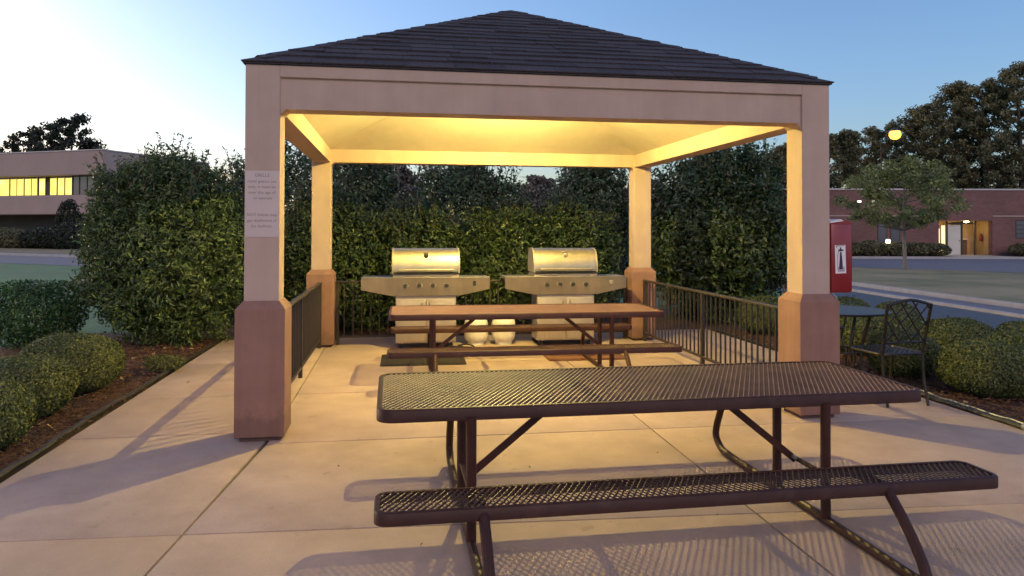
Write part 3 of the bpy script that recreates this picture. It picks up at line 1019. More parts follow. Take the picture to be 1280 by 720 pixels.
for i, (s, z, sz) in enumerate([('GRILLS', 0.452, 0.036), ('hotel guests use', 0.408, 0.032), ('only, it must be', 0.366, 0.032), ('over the age of', 0.324, 0.032), ('  to operate.', 0.282, 0.031),
                                ('NOT follow may', 0.156, 0.031), ('get disallowed of', 0.114, 0.031), ('the facilities.', 0.072, 0.031)]):
    text(s, 0.0, z, sz, notice)

cab = empty('extinguisher_cabinet', pw(W + 0.004, 0.01, 1.045), PYAW, 'red fire extinguisher cabinet on the side of the right column', 'extinguisher cabinet')
m = MB()
m.extrude([(0.0, 0.0), (0.188, 0.0), (0.206, 0.02), (0.206, 0.585), (0.192, 0.612), (0.10, 0.615), (0.0, 0.592)], 'y', 0.0, 0.215)
m.build('body', 'red_plastic', cab, angle=50)
MB().box(0.006, 0.198, -0.012, -0.001, 0.012, 0.585, bev=0.008, seg=2).build('door', 'red_plastic', cab)
MB().hull([(0.0, -0.006, 0.594), (0.13, -0.006, 0.612), (0.13, 0.18, 0.612), (0.0, 0.18, 0.594)], [(0.0, -0.006, 0.608), (0.10, -0.006, 0.628), (0.10, 0.18, 0.628), (0.0, 0.18, 0.608)]).build('top_cap', 'label_white', cab)
lab = MB().hull([(0.045, -0.0128, 0.165), (0.143, -0.0128, 0.168), (0.143, -0.0146, 0.168), (0.045, -0.0146, 0.165)], [(0.038, -0.0128, 0.405), (0.136, -0.0128, 0.408), (0.136, -0.0146, 0.408), (0.038, -0.0146, 0.405)]).build('pictogram_label', 'label_white', cab)
def flat_shape(name, pts, m, parent, y=-0.0152):
    b = MB()
    b.hull([(x, y, z) for x, z in pts], [(x, y + 0.0005, z) for x, z in pts])
    return b.build(name, m, parent, smooth=False)
flat_shape('cylinder_mark', [(0.075, 0.20), (0.112, 0.20), (0.108, 0.27), (0.100, 0.345), (0.094, 0.355), (0.086, 0.345), (0.081, 0.27)], 'dark_ink', lab)
flat_shape('head_mark', [(0.070, 0.352), (0.118, 0.358), (0.118, 0.368), (0.098, 0.372), (0.098, 0.388), (0.085, 0.388), (0.085, 0.372), (0.070, 0.368)], 'dark_ink', lab)
flat_shape('border_mark', [(0.052, 0.385), (0.058, 0.385), (0.058, 0.397), (0.125, 0.400), (0.125, 0.404), (0.052, 0.402)], 'dark_ink', lab)
flat_shape('hose_mark', [(0.060, 0.215), (0.068, 0.215), (0.066, 0.30), (0.078, 0.36), (0.070, 0.362), (0.058, 0.30)], 'grey_ink', lab)
flat_shape('hand_mark', [(0.068, 0.18), (0.128, 0.183), (0.128, 0.215), (0.118, 0.235), (0.113, 0.198), (0.074, 0.198), (0.072, 0.225), (0.060, 0.21)], 'grey_ink', lab)
MB().tube([(0.03, 0.01, 0.0), (0.035, 0.0, -0.02), (0.055, -0.004, -0.038), (0.06, -0.004, -0.06)], 0.008, 8).build('latch', 'steel', cab)

# ================================================================== PICNIC TABLES
TL, TW, BO, BW, TZ, BZ = 2.987, 0.955, 0.233, 0.271, 0.694, 0.389
def rrect(lx, ly, r, n=5):
    pts = []
    for (cx, cy, a0) in ((lx - r, ly - r, 0), (-lx + r, ly - r, 90), (-lx + r, -ly + r, 180), (lx - r, -ly + r, 270)):
        for k in range(n + 1):
            a = R(a0 + 90 * k / n)
            pts.append((cx + r * math.cos(a), cy + r * math.sin(a)))
    return pts
def rim(lx, ly, r, z1, hgt, lip=0.028):
    """rolled steel edge: a skirt with a lip on top"""
    prof = [(0.0, z1 - 0.006), (0.006, z1), (lip, z1), (lip, z1 - 0.006), (0.006, z1 - 0.010), (0.006, z1 - hgt), (0.0, z1 - hgt)]
    b = bmesh.new()
    rings = []
    for (o, z) in prof:
        rr = max(0.012, r - o)
        rings.append([b.verts.new((x, y, z)) for x, y in rrect(lx - o, ly - o, rr)])
    n = len(rings[0])
    for A, B in zip(rings, rings[1:] + rings[:1]):
        for j in range(n):
            b.faces.new((A[j], A[(j + 1) % n], B[(j + 1) % n], B[j]))
    bmesh.ops.recalc_face_normals(b, faces=b.faces[:])
    m = MB(); m._take(b)
    return m
def lattice(lx, ly, z, m, name, parent, pitch=0.0300, ang=28.0, wA=0.0054, wB=0.0036):
    """expanded-metal sheet: two families of crossing strands clipped to the panel"""
    V, F = [], []
    for fam, (sg, w, zt, th) in enumerate(((1, wA, z, 0.0085), (-1, wB, z - 0.0035, 0.0050))):
        d = np.array([sg * math.sin(R(ang)), math.cos(R(ang))])
        nrm = np.array([-d[1], d[0]])
        run = 2 * ly * math.tan(R(ang))
        x = -lx - run
        while x < lx + run:
            # line through (x, 0) along d, clipped to the rectangle
            t0, t1 = -ly / d[1], ly / d[1]
            ta, tb = sorted(((-lx - x) / d[0], (lx - x) / d[0]))
            t0, t1 = max(t0, ta), min(t1, tb)
            if t1 - t0 > 0.012:
                a, b = np.array([x, 0]) + d * t0, np.array([x, 0]) + d * t1
                o = len(V)
                tilt = 0.0016
                for p in (a, b):
                    for s in (-1, 1):
                        q = p + nrm * s * w / 2
                        V.append((q[0], q[1], zt + s * tilt)); V.append((q[0], q[1], zt - th + s * tilt))
                F += [(o, o + 2, o + 6, o + 4), (o + 1, o + 5, o + 7, o + 3), (o, o + 4, o + 5, o + 1), (o + 2, o + 3, o + 7, o + 6)]
            x += pitch
    ob = np_mesh(name, np.array(V), np.array(F), m, parent)
    return tag(ob, kind='stuff')
def fillet(pts, rad, n=5):
    """round the inner corners of a polyline"""
    P = [Vector(p) for p in pts]
    out = [P[0]]
    for i in range(1, len(P) - 1):
        a, b, c = P[i - 1], P[i], P[i + 1]
        u, v = (a - b), (c - b)
        k = min(rad, u.length * 0.45, v.length * 0.45)
        p0, p1 = b + u.normalized() * k, b + v.normalized() * k
        for j in range(n + 1):
            t = j / n
            out.append(p0 * (1 - t) ** 2 + b * 2 * t * (1 - t) + p1 * t ** 2)
    out.append(P[-1])
    return out
def picnic_table(loc, rz, label, top_m='mesh_metal'):
    t = empty('picnic_table', loc, rz, label, 'picnic table', 'brown metal picnic tables')
    top = rim(TL / 2, TW / 2, 0.085, TZ, 0.062).build('table_top', 'brown_metal', t, angle=50)
    lattice(TL / 2 - 0.024, TW / 2 - 0.024, TZ - 0.003, top_m, 'mesh_panel', top)
    m = MB()
    for x in (-1.02, -0.34, 0.34, 0.90):
        m.box(x - 0.02, x + 0.02, -TW / 2 + 0.01, TW / 2 - 0.01, TZ - 0.050, TZ - 0.013)
    m.build('cross_bar', 'brown_metal', top)
    yb = TW / 2 + BO + BW / 2
    for s in (-1, 1):
        b = rim(TL / 2, BW / 2, 0.06, BZ, 0.055, 0.024).build('bench', 'brown_metal', t, angle=50)
        b.location = (0, s * yb, 0)
        lattice(TL / 2 - 0.02, BW / 2 - 0.02, BZ - 0.003, 'bench_metal', 'mesh_panel', b)
    for x in (-1.03, 0.88):
        pts = [(x, -0.955, BZ - 0.025), (x, -1.10, 0.235), (x, -1.20, 0.11), (x, -1.235, 0.030), (x, -1.10, 0.025), (x, 0.62, 0.025), (x, 0.79, 0.030), (x, 0.88, 0.10), (x, 0.86, 0.18), (x, 0.76, BZ - 0.025)]
        sk = MB().tube(fillet(pts, 0.07), 0.024, 10).build('sled_leg', 'brown_metal', t)
        for y in (-0.47, 0.03):
            MB().tube([(x, y, 0.03), (x, y, TZ - 0.045)], 0.026, 12).build('upright', 'brown_metal', t)
        m = MB()
        for y in (-0.845, 0.845):
            m.box(x - 0.02, x + 0.02, y - BW / 2 + 0.005, y + BW / 2 - 0.005, BZ - 0.048, BZ - 0.012)
        m.build('bench_bracket', 'brown_metal', sk)
        m = MB()
        sg = -1 if x > 0 else 1
        for y in (-0.19,):
            m.tube([(x + sg * 0.012, y, 0.26), (x + sg * 0.50, y, TZ - 0.045)], 0.012, flat=(0.012, 0.038))
        m.tube([(x, -0.47, 0.262), (x, 0.03, 0.262)], 0.014, 8)
        m.build('brace', 'brown_metal', t)
        m = MB()
        m.lathe([(0, -.02), (.011, -.02), (.011, .012), (0, .012)], 8, (x + sg * 0.03, -0.215, 0.282), 'y')
        m.build('bolt', 'galv', t)
    return t
picnic_table((0.741, 4.262, 0), R(9.425), 'brown mesh picnic table in front of the pavilion, nearest the camera')
picnic_table((0.138, 8.225, 0), R(8.127), 'brown mesh picnic table under the pavilion roof, before the grills')

# ================================================================== GRILLS
def grill(x, y, label, seed):
    """width along x, front towards -y; origin on the floor at the middle of the front"""
    t = empty('gas_grill', pw(x, y), PYAW, label, 'grill', 'stainless steel gas grills')
    HW, SH = 0.40, 0.43          # half width of the cart, half width of the hood
    m = MB(); m.box(-HW, HW, 0.02, 0.44, 0.075, 0.70, bev=0.006)
    m.build('cart', 'steel_dull', t)
    for s in (-1, 1):
        o = MB().box(min(s * 0.004, s * (HW - 0.006)), max(s * 0.004, s * (HW - 0.006)), 0.002, 0.019, 0.095, 0.655, bev=0.006, seg=2).build('cabinet_door', 'cabinet_steel', t)
        MB().tube([(s * 0.05, -0.022, 0.50), (s * 0.05, -0.022, 0.62)], 0.008, 8).tube([(s * 0.05, 0.004, 0.505), (s * 0.05, -0.022, 0.505)], 0.006, 6).tube([(s * 0.05, 0.004, 0.615), (s * 0.05, -0.022, 0.615)], 0.006, 6).build('handle', 'steel', o)
    for sx in (-0.34, 0.34):
        for sy in (0.08, 0.38):
            c = MB().lathe([(0, -.016), (.032, -.016), (.036, -.008), (.036, .008), (.032, .016), (0, .016)], 16, (sx, sy, 0.036), 'x').build('caster', 'rubber', t)
            MB().box(sx - 0.022, sx + 0.022, sy - 0.012, sy + 0.012, 0.05, 0.078).build('caster_fork', 'steel_dull', c)
    # control fascia: full height in the middle, tapering to the shelf ends
    f = [(-0.845, 0.935), (-0.845, 0.785), (-0.44, 0.700), (0.44, 0.700), (0.845, 0.785), (0.845, 0.935)]
    m = MB()
    m.hull([(u, -0.040 + (0.935 - v) * 0.16, v) for u, v in f], [(u, 0.015, v) for u, v in f])
    cp = m.build('control_panel', 'steel', t, angle=15)
    MB().box(-0.845, 0.845, -0.045, 0.012, 0.9352, 0.949, bev=0.004).build('panel_lip', 'steel', cp)
    knobs = [-0.27, -0.09, 0.09, 0.27]
    for kx in knobs:
        k = MB().lathe([(0, 0), (.040, 0), (.042, .004), (.036, .009), (0, .010)], 18, (kx, -0.0205, 0.842), 'y').build('knob_bezel', 'steel_dull', cp)
        MB().lathe([(0, .0), (.030, .0), (.029, .018), (.024, .026), (0, .027)], 16, (kx, -0.0285, 0.842), 'y').build('knob', 'dark_frame', k)
    # side shelves
    for s in (-1, 1):
        x0, x1 = sorted((s * 0.452, s * 0.845))
        sh = MB().box(x0, x1, 0.016, 0.44, 0.905, 0.945, bev=0.006).build('side_shelf', 'steel', t)
        MB().box(x0 + 0.02, x1 - 0.02, 0.03, 0.42, 0.86, 0.9045).build('shelf_bracket', 'dark_frame', sh)
    # igniter on the right-hand shelf front, with a paper tag or a knob
    if seed == 0:
        MB().box(0.62, 0.66, -0.034, -0.024, 0.83, 0.90, bev=0.003).build('igniter', 'dark_frame', cp)
    else:
        MB().lathe([(0, 0), (.034, 0), (.03, .02), (0, .022)], 16, (0.63, -0.0265, 0.862), 'y').build('side_burner_knob', 'steel_dull', cp)
    # firebox under the hood
    MB().box(-0.44, 0.44, 0.016, 0.46, 0.705, 0.985, bev=0.008).build('firebox', 'steel_dull', t)
    # hood: rounded shell
    prof = [(0.005, 0.992), (0.000, 1.05), (0.012, 1.13), (0.045, 1.22), (0.10, 1.29), (0.17, 1.322), (0.30, 1.325), (0.40, 1.30), (0.45, 1.22), (0.465, 1.08), (0.465, 0.992)]
    m = MB(); m.extrude(prof, 'x', -SH, SH)
    hood = m.build('hood', 'steel', t, angle=28)
    for s in (-1, 1):
        xs = sorted((s * SH, s * (SH + 0.018)))
        m = MB(); m.extrude([(u + (-.006 if u < .2 else .006), v + .006) for u, v in prof], 'x', *xs)
        m.build('hood_end', 'steel_dull', hood, angle=28)
    h = MB().tube([(-0.36, -0.045, 1.045), (0.36, -0.045, 1.045)], 0.014, 10).tube([(-0.34, 0.0, 1.045), (-0.34, -0.045, 1.045)], 0.010, 8).tube([(0.34, 0.0, 1.045), (0.34, -0.045, 1.045)], 0.010, 8)
    h.build('handle', 'steel', hood)
    MB().box(-SH + .004, SH - .004, -0.010, 0.004, 0.994, 1.018, bev=0.003).build('hood_lip', 'dark_frame', hood)
    n_ = Vector((0, -0.85, 0.5))
    MB().lathe([(0, 0), (.030, 0), (.030, .010), (.024, .014), (0, .014)], 16, (0.0, 0.034, 1.235), 'y').build('thermometer', 'dark_frame' if seed == 0 else 'steel_dull', hood)
    MB().tube([(-0.03, 0.075, 1.262), (0.03, 0.075, 1.268)], 0.007, 6).build('badge', 'dark_frame', hood)
    return t
grill(1.52, 4.05, 'stainless gas grill on the left, its hood nearest the left column', 0)
grill(3.42, 4.05, 'stainless gas grill on the right, beside the rear right column', 1)

# propane cylinders between the grills
def tank(x, y, label, rz):
    t = empty('gas_cylinder', pw(x, y), PYAW + rz, label, 'gas cylinder', 'white gas cylinders between the grills')
    r = 0.165
    MB().lathe([(0, .035), (.09, .036), (.13, .05), (.155, .085), (r, .13), (r, .205), (r + .001, .212), (r, .219), (r, .29), (.152, .335), (.125, .362), (.08, .382), (0, .392)], 28).build('body', 'tank_white', t)
    MB().lathe([(.112, .0), (.118, .0), (.118, .05), (.112, .05)], 24).build('foot_ring', 'tank_white', t)
    m = MB()
    n = 16
    for k in range(n):
        a0, a1 = [R(30 + 300 * q / n) for q in (k, k + 1)]
        lo = [(math.cos(a) * rr, math.sin(a) * rr, .358) for a, rr in ((a0, .105), (a1, .105), (a1, .101), (a0, .101))]
        m.hull(lo, [(p[0], p[1], .475) for p in lo])
    m.build('collar', 'tank_white', t)
    v = MB().lathe([(0, .385), (.022, .385), (.022, .42), (.014, .425), (.014, .45), (0, .45)], 12).build('valve', 'brass', t)
    MB().lathe([(0, .45), (.03, .45), (.033, .458), (.03, .466), (0, .466)], 12).build('hand_wheel', 'rubber', v)
    return t
tank(2.22, 4.36, 'white gas cylinder standing next to the left grill', 0.4)
tank(2.60, 4.34, 'white gas cylinder standing nearer the right grill', 2.0)
m = MB()
P = [Vector((1.75, 4.02, 0.012)), Vector((1.9, 3.94, 0.02)), Vector((2.02, 4.05, 0.012)), Vector((1.96, 4.2, 0.012)), Vector((2.1, 4.14, 0.03)), Vector((2.16, 4.02, 0.012)), Vector((2.0, 3.92, 0.035)), Vector((1.8, 4.04, 0.03))]
pts = []
for i in range(len(P) - 1):
    for k in range(6):
        a, b, c, d = P[max(i - 1, 0)], P[i], P[i + 1], P[min(i + 2, len(P) - 1)]
        u = k / 6
        pts.append(0.5 * ((2 * b) + (c - a) * u + (2 * a - 5 * b + 4 * c - d) * u * u + (3 * b - a - 3 * c + d) * u ** 3))
base = pts[0].copy()
m.tube([p - base for p in pts], 0.010, 8)
o = m.build('gas_hose', 'rubber')
o.location = pw(*base); o.rotation_euler = (0, 0, PYAW)
tag(o, 'black gas hose coiled on the floor between the grills', 'hose')

# floor mats
def mat_obj(x0, x1, y0, y1, m_, label, ribs):
    t = empty('floor_mat', pw((x0 + x1) / 2, (y0 + y1) / 2), PYAW + R(-0.6), label, 'mat', 'floor mats before the grills')
    hx, hy = (x1 - x0) / 2, (y1 - y0) / 2
    MB().poly(rrect(hx, hy, 0.03, 4), 0.002, 0.010, bev=0.003).build('backing', m_, t)
    m = MB()
    if ribs:
        n = 26
        for k in range(n):
            x = -hx + 0.05 + (2 * hx - 0.1) * k / (n - 1)
            m.box(x - 0.010, x + 0.010, -hy + 0.04, hy - 0.04, 0.0095, 0.0155)
        tag(m.build('ribs', m_, t, smooth=False), kind='stuff')
    else:
        for (a, b, c, d) in ((-hx + .015, hx - .015, -hy + .015, -hy + .05), (-hx + .015, hx - .015, hy - .05, hy - .015), (-hx + .015, -hx + .05, -hy + .051, hy - .051), (hx - .05, hx - .015, -hy + .051, hy - .051)):
            m.box(a, b, c, d, 0.0095, 0.0135)
        m.build('border', m_, t, smooth=False)
    return t
mat_obj(0.95, 1.95, 2.84, 3.62, 'rubber', 'black ribbed rubber mat in front of the left grill', True)
mat_obj(2.95, 3.95, 2.90, 3.62, 'brown_mat', 'reddish brown mat in front of the right grill', False)

# ================================================================== PATIO FURNITURE ON THE RIGHT
def chair(x, y, rz, label):
    """cast metal chair; origin on the ground, back legs at y=0, facing +y"""
    t = empty('patio_chair', pw(x, y), PYAW + rz, label, 'chair', 'dark cast metal patio chairs')
    hw, SZ, HB = 0.205, 0.46, 0.95
    for s in (-1, 1):
        MB().tube(fillet([(s * hw, -0.05, 0.0), (s * hw, 0.0, 0.22), (s * hw, 0.02, SZ)], .06), [0.013] * 8, 8).build('leg', 'cast_metal', t)
        pts = fillet([(s * 0.215, 0.455, 0.0), (s * 0.225, 0.46, 0.16), (s * 0.20, 0.40, 0.36), (s * 0.21, 0.42, SZ - 0.02)], 0.05)
        MB().tube(pts, [0.013] * len(pts), 8).build('leg', 'cast_metal', t)
    seat = MB()
    prof = rrect(0.225, 0.225, 0.06, 4)
    seat.tube([(px, py + 0.235, SZ) for px, py in prof], 0.013, 8, closed=True)
    st = seat.build('seat', 'cast_metal', t)
    m = MB()
    for k in range(-6, 7):
        c = k * 0.055
        for sg in (1, -1):
            # diagonal bars clipped to the seat square
            pa = []
            for u in (-0.215, 0.215):
                pa.append((u, sg * u + c))
            a, b = pa
            def clip(p, q):
                out = []
                for P_, Q_ in ((p, q), (q, p)):
                    x_, y_ = P_
                    if abs(y_) > 0.215:
                        tt = (math.copysign(0.215, y_) - y_) / (Q_[1] - y_)
                        x_, y_ = x_ + (Q_[0] - x_) * tt, math.copysign(0.215, y_)
                    out.append((x_, y_))
                return out
            a, b = clip(a, b)
            if (Vector(a) - Vector(b)).length > 0.05:
                m.tube([(a[0], a[1] + .235, SZ + .002), (b[0], b[1] + .235, SZ + .002)], 0.005, flat=(0.011, 0.006))
    tag(m.build('seat_lattice', 'cast_metal', st), kind='stuff')
    # backrest frame, leaning back, with an arched top
    def bk(u, v):           # u across, v up from the seat 0..1
        return (u, 0.02 - 0.10 * v, SZ + (HB - SZ) * v)
    fr = [bk(-hw, 0.0), bk(-hw - .004, 0.3), bk(-hw - .012, 0.62), bk(-hw - .018, 0.93)]
    arch = [bk(-hw * .8, 0.955), bk(-hw * .35, 1.0), bk(0, 1.015), bk(hw * .35, 1.0), bk(hw * .8, 0.955)]
    fr2 = [(-p[0], p[1], p[2]) for p in fr[::-1]]
    br = MB().tube(fr + arch + fr2, 0.014, 8).tube([bk(-hw, 0.22), bk(hw, 0.22)], 0.009, 8).build('backrest', 'cast_metal', t)
    m = MB()
    lo, hi = 0.22, 0.95
    for k in range(-3, 8):
        for sg in (1, -1):
            u0 = -hw + (k * 0.125) if sg == 1 else hw - (k * 0.125)
            v0, u, v = lo, u0, lo
            # march along the diagonal keeping what lies inside the frame
            seg = []
            for i in range(60):
                uu = u0 + sg * i * 0.0115
                vv = lo + i * 0.0115 / ((HB - SZ)) * 1.25
                top = 1.0 - 0.06 * (uu / hw) ** 2
                if abs(uu) <= hw + .008 and vv <= top - 0.01:
                    seg.append(bk(uu, vv))
            if len(seg) > 2:
                m.tube([seg[0], seg[-1]], 0.0075, 6)
    m.build('back_lattice', 'cast_metal', br)
    for s in (-1, 1):      # arms
        pts = fillet([bk(s * (hw + .006), 0.45), (s * 0.245, 0.12, 0.685), (s * 0.245, 0.33, 0.675), (s * 0.235, 0.43, 0.62), (s * 0.225, 0.42, SZ)], 0.06)
        if label.startswith('far'):
            MB().tube(pts, 0.012, 8).build('arm', 'cast_metal', t)
    return t
chair(5.655, 0.27, R(2), 'dark lattice-back metal chair beside the right column, back to the camera')
chair(5.95, 2.42, R(188), 'far dark metal chair, mostly hidden behind the right column')
bt = empty('patio_table', pw(5.80, 1.52), PYAW, 'round dark patio table between the two metal chairs', 'table')
MB().lathe([(0, .705), (.50, .705), (.525, .712), (.53, .722), (.522, .730), (.50, .733), (0, .733)], 48).build('table_top', 'cast_metal', bt)
for k in range(4):
    a = R(25 + 90 * k)
    pts = fillet([(math.cos(a) * .34, math.sin(a) * .34, 0), (math.cos(a) * .26, math.sin(a) * .26, .3), (math.cos(a) * .38, math.sin(a) * .38, .705)], .12)
    MB().tube(pts, 0.017, 8).build('leg', 'cast_metal', bt)
MB().tube([(math.cos(R(10 * k)) * .26, math.sin(R(10 * k)) * .26, .30) for k in range(36)], 0.009, 6, closed=True).build('stretcher_ring', 'cast_metal', bt)

# ================================================================== PLANTS
BOX = 'clipped boxwoods in the beds'
for i, (x, y, rx, h, n, lab) in enumerate([
    (-3.80, 5.22, 0.35, 0.53, 26000, 'clipped boxwood nearest the camera in the left bed, cut by the picture edge'),
    (-4.10, 6.15, 0.39, 0.53, 28000, 'clipped boxwood second from the camera in the left bed'),
    (-4.28, 7.15, 0.45, 0.57, 30000, 'clipped boxwood third from the camera, just before the tall left holly'),
    (4.66, 7.12, 0.47, 0.54, 30000, 'large clipped boxwood nearest the camera in the right bed'),
    (5.50, 9.05, 0.44, 0.53, 16000, 'clipped boxwood right behind the lattice chair, against the dark drive'),
    (5.58, 8.05, 0.36, 0.50, 16000, 'clipped boxwood behind the large right one, at the picture edge'),
    (6.35, 9.0, 0.36, 0.50, 10000, 'farthest boxwood at the right picture edge, against the drive'),
    (4.30, 8.05, 0.36, 0.50, 16000, 'clipped boxwood behind the lattice chair seat'),
    (4.50, 9.45, 0.44, 0.52, 14000, 'clipped boxwood behind the round patio table'),
    (3.90, 11.25, 0.42, 0.60, 12000, 'clipped boxwood seen over the right railing'),
    (5.12, 11.2, 0.36, 0.60, 8000, 'small far boxwood seen above the round patio table, next to the red cabinet'),
    (5.55, 10.6, 0.32, 0.58, 8000, 'small far boxwood seen left of the lattice chair top'),
]):
    shrub('boxwood', (x, y, -0.03), rx, rx * 0.95, h, lab, 'boxwood', BOX, n=n, size=0.021 if i < 4 else 0.026, leaf='leaf_boxwood', shape='dome', seed=100 + i, zb=0.02, depth=0.13, lumps=0.05, spread=0.55, aspect=0.6, tips=0.04, st=(7, 0.012))
shrub('green_bush', (-6.50, 9.95, -0.05), 0.68, 0.6, 0.93, 'loose deep green bush at the left edge below the lawn', 'bush', n=9000, size=0.05, leaf='leaf_fresh', seed=131, lumps=0.12, depth=0.4)
shrub('low_grass_tuft', (-3.85, 8.15, -0.03), 0.22, 0.2, 0.20, 'pale low plant in the mulch below the tall left holly', 'plant', n=900, size=0.05, leaf='leaf_boxwood', seed=132, lumps=0.2, depth=0.6, aspect=0.2)

HOL = 'tall hollies left of the pavilion'
shrub('holly', (-4.95, 10.45, -0.03), 1.14, 1.05, 2.62, 'tall broad holly left of the front column, nearest the walk', 'holly', HOL, n=58000, size=0.071, aspect=0.34, shape='barrel', seed=140, fine=0.115, depth=0.42, lumps=0.15, clump=6, nshoot=150, st=(9, 0.03))
shrub('holly', (-4.15, 12.9, -0.03), 1.35, 1.1, 2.85, 'darker holly behind the front left column, further back', 'holly', HOL, n=36000, size=0.074, aspect=0.36, leaf='leaf_magnolia', shape='barrel', seed=141, fine=0.115, depth=0.42, lumps=0.15, clump=6, nshoot=120, st=(9, 0.03))
LAU = 'laurel hedge shrubs behind the grills'
for i, (x, y, rx, ry, h, lab) in enumerate([
    (0.12, 6.25, 0.88, 0.75, 2.02, 'laurel behind the rear left column'),
    (1.48, 6.40, 0.84, 0.75, 1.84, 'laurel behind the left grill'),
    (2.76, 6.30, 0.86, 0.72, 1.90, 'laurel behind the gap between the two grills'),
    (4.00, 6.35, 0.80, 0.75, 2.0, 'laurel behind the right grill'),
]):
    p = pw(x, y)
    shrub('laurel', (p.x, p.y, -0.03), rx, ry, h, lab + ', lit yellow green', 'laurel', LAU, n=30000, size=0.070, leaf='leaf_laurel', shape='barrel', seed=150 + i, fine=0.115, depth=0.42, lumps=0.20, clump=6, aspect=0.38, nshoot=120, st=(8, 0.025))
MAG = 'dark magnolias behind the hedge'
for i, (x, y, rx, h, lab, n) in enumerate([
    (-3.15, 15.0, 1.05, 3.15, 'dark magnolia behind the hedge, next to the rear left column', 12000),
    (-0.95, 15.6, 1.45, 3.25, 'widest dark magnolia, behind the gap between the grills', 18000),
    (1.70, 15.6, 1.10, 3.20, 'dark magnolia behind the right grill, next to the rear right column', 13000),
    (3.75, 13.1, 1.25, 3.10, 'full dark magnolia standing behind the right railing', 24000),
]):
    shrub('magnolia', (x, y, -0.05), rx, rx * 0.9, h, lab, 'magnolia', MAG, n=int(n * 1.8), size=0.085, leaf='leaf_magnolia' if i < 3 else 'leaf_laurel', shape='barrel', seed=160 + i, fine=0.115, depth=0.42, lumps=0.2, clump=6, nshoot=110, st=(8, 0.03))

# ================================================================== BUILDING ON THE LEFT
# front runs from the near corner to the left and slightly away
C0 = Vector((-37.0, 66.0, 0))
fd = Vector((-11.7, 3.6, 0)).normalized()
ang = math.atan2(-fd.y, -fd.x)
bl = empty('office_building', C0, ang, 'low tan office building with lit window band, left of the hollies', 'building')
# local frame: x from the corner to the left is negative, y goes back into the building
FLn = 34.0
MB().box(-FLn, 0, 0.0, 14.0, 6.55, 8.75, bev=0.05).build('parapet', 'precast', bl)
MB().box(-FLn, 0, 0.0, 14.0, 2.95, 4.70, bev=0.05).build('spandrel', 'precast', bl)
MB().box(-FLn + 0.3, -0.3, 0.9, 13.6, 4.70, 6.55).build('upper_wall', 'precast_dark', bl)
MB().box(-FLn + 0.3, -0.6, 2.8, 13.6, -0.06, 2.95).build('ground_storey', 'precast_dark', bl)
MB().box(-FLn, 0.06, -0.06, 14.06, 8.7505, 8.85).build('coping', 'coping', bl)
def px_to_u(px):       # where a sight line at picture column px meets the window plane, measured along the front
    rx = (px - 640) / 914.178
    # C0 + u*dir where dir = -fd (towards +x local); solve x/y = rx
    dx, dy = -fd.x, -fd.y
    return (rx * C0.y - C0.x) / (dx - rx * dy)
panes = [(-40, -32), (-31, -23), (-22, -14), (-12, 0.5), (1.7, 9.7), (10.2, 18.7), (19.7, 27.9), (28.5, 35.8), (38, 45.8), (51.7, 60.2), (61.4, 69.9), (70.8, 79.3), (81.7, 88.5), (89.8, 98.2), (99.4, 108), (109, 117.6), (118.8, 127.0)]
for a, b in panes:
    u0, u1 = px_to_u(a), px_to_u(b)
    litp = b < 80
    wo = MB().box(u0 - 0.03, u1 + 0.03, 0.86, 0.899, 4.72, 6.53).build('window', 'dark_frame', bl, smooth=False)
    MB().box(u0 + 0.03, u1 - 0.03, 0.845, 0.859, 4.80, 6.46).build('pane', 'lit_glass' if litp else 'dusk_glass', wo, smooth=False)
    if litp:
        MB().box(u0 + 0.03, u1 - 0.03, 0.838, 0.844, 6.36, 6.46).build('blind', 'door_white', wo, smooth=False)
MB().box(-FLn, -0.02, 0.2, 0.88, 4.70, 4.74).build('window_sill', 'precast', bl)
HED = 'foundation shrubs before the left office building'
for i, (px, y, r_, h, lf, lab) in enumerate([(2, 61, 2.0, 1.75, 'leaf_far', 'brownish foundation shrub at the left picture edge below the office'), (26, 60.3, 1.8, 1.6, 'leaf_far', 'brownish foundation shrub, second from the left edge below the office'),
                                            (50, 59.4, 1.5, 1.7, 'leaf_dark', 'dark rounded foundation shrub below the lit office windows'), (70, 58.6, 1.6, 1.9, 'leaf_dark', 'dark rounded foundation shrub below the unlit office windows'),
                                            (92, 57.5, 1.8, 2.2, 'leaf_dark', 'dark foundation shrub against the tall left holly'), (86, 63, 0.9, 4.3, 'leaf_dark', 'narrow upright dark evergreen before the office corner')]):
    shrub('foundation_shrub', ((px - 640) / 914.178 * y, y, -0.05), r_, r_ * 0.8, h, lab, 'shrub', HED, n=2600, size=0.24, leaf=lf, seed=170 + i, depth=0.35, lumps=0.12, st=(5, 0.04))
FT = 'trees rising behind the left office roof'
for i, (px, y, h, w, lab) in enumerate([(-10, 92, 12.2, 6, 'dark tree behind the office roof at the left picture edge'), (30, 96, 14.8, 8, 'feathery dark tree behind the office roof, left one'), (60, 92, 15.2, 8.0, 'broad dark tree behind the middle of the office roof'),
                                       (92, 95, 17.0, 7, 'tallest dark tree behind the office roof'), (114, 92, 13.2, 6.0, 'rounded dark tree behind the office roof, nearest the building corner')]):
    tree('office_tree', ((px - 640) / 914.178 * y, y, 0), h, w, lab, 'tree', FT, seed=180 + i, size=0.42, clump_r=0.85, per=70, n_branch=46, leaf='leaf_dark', crown_lo=0.35)

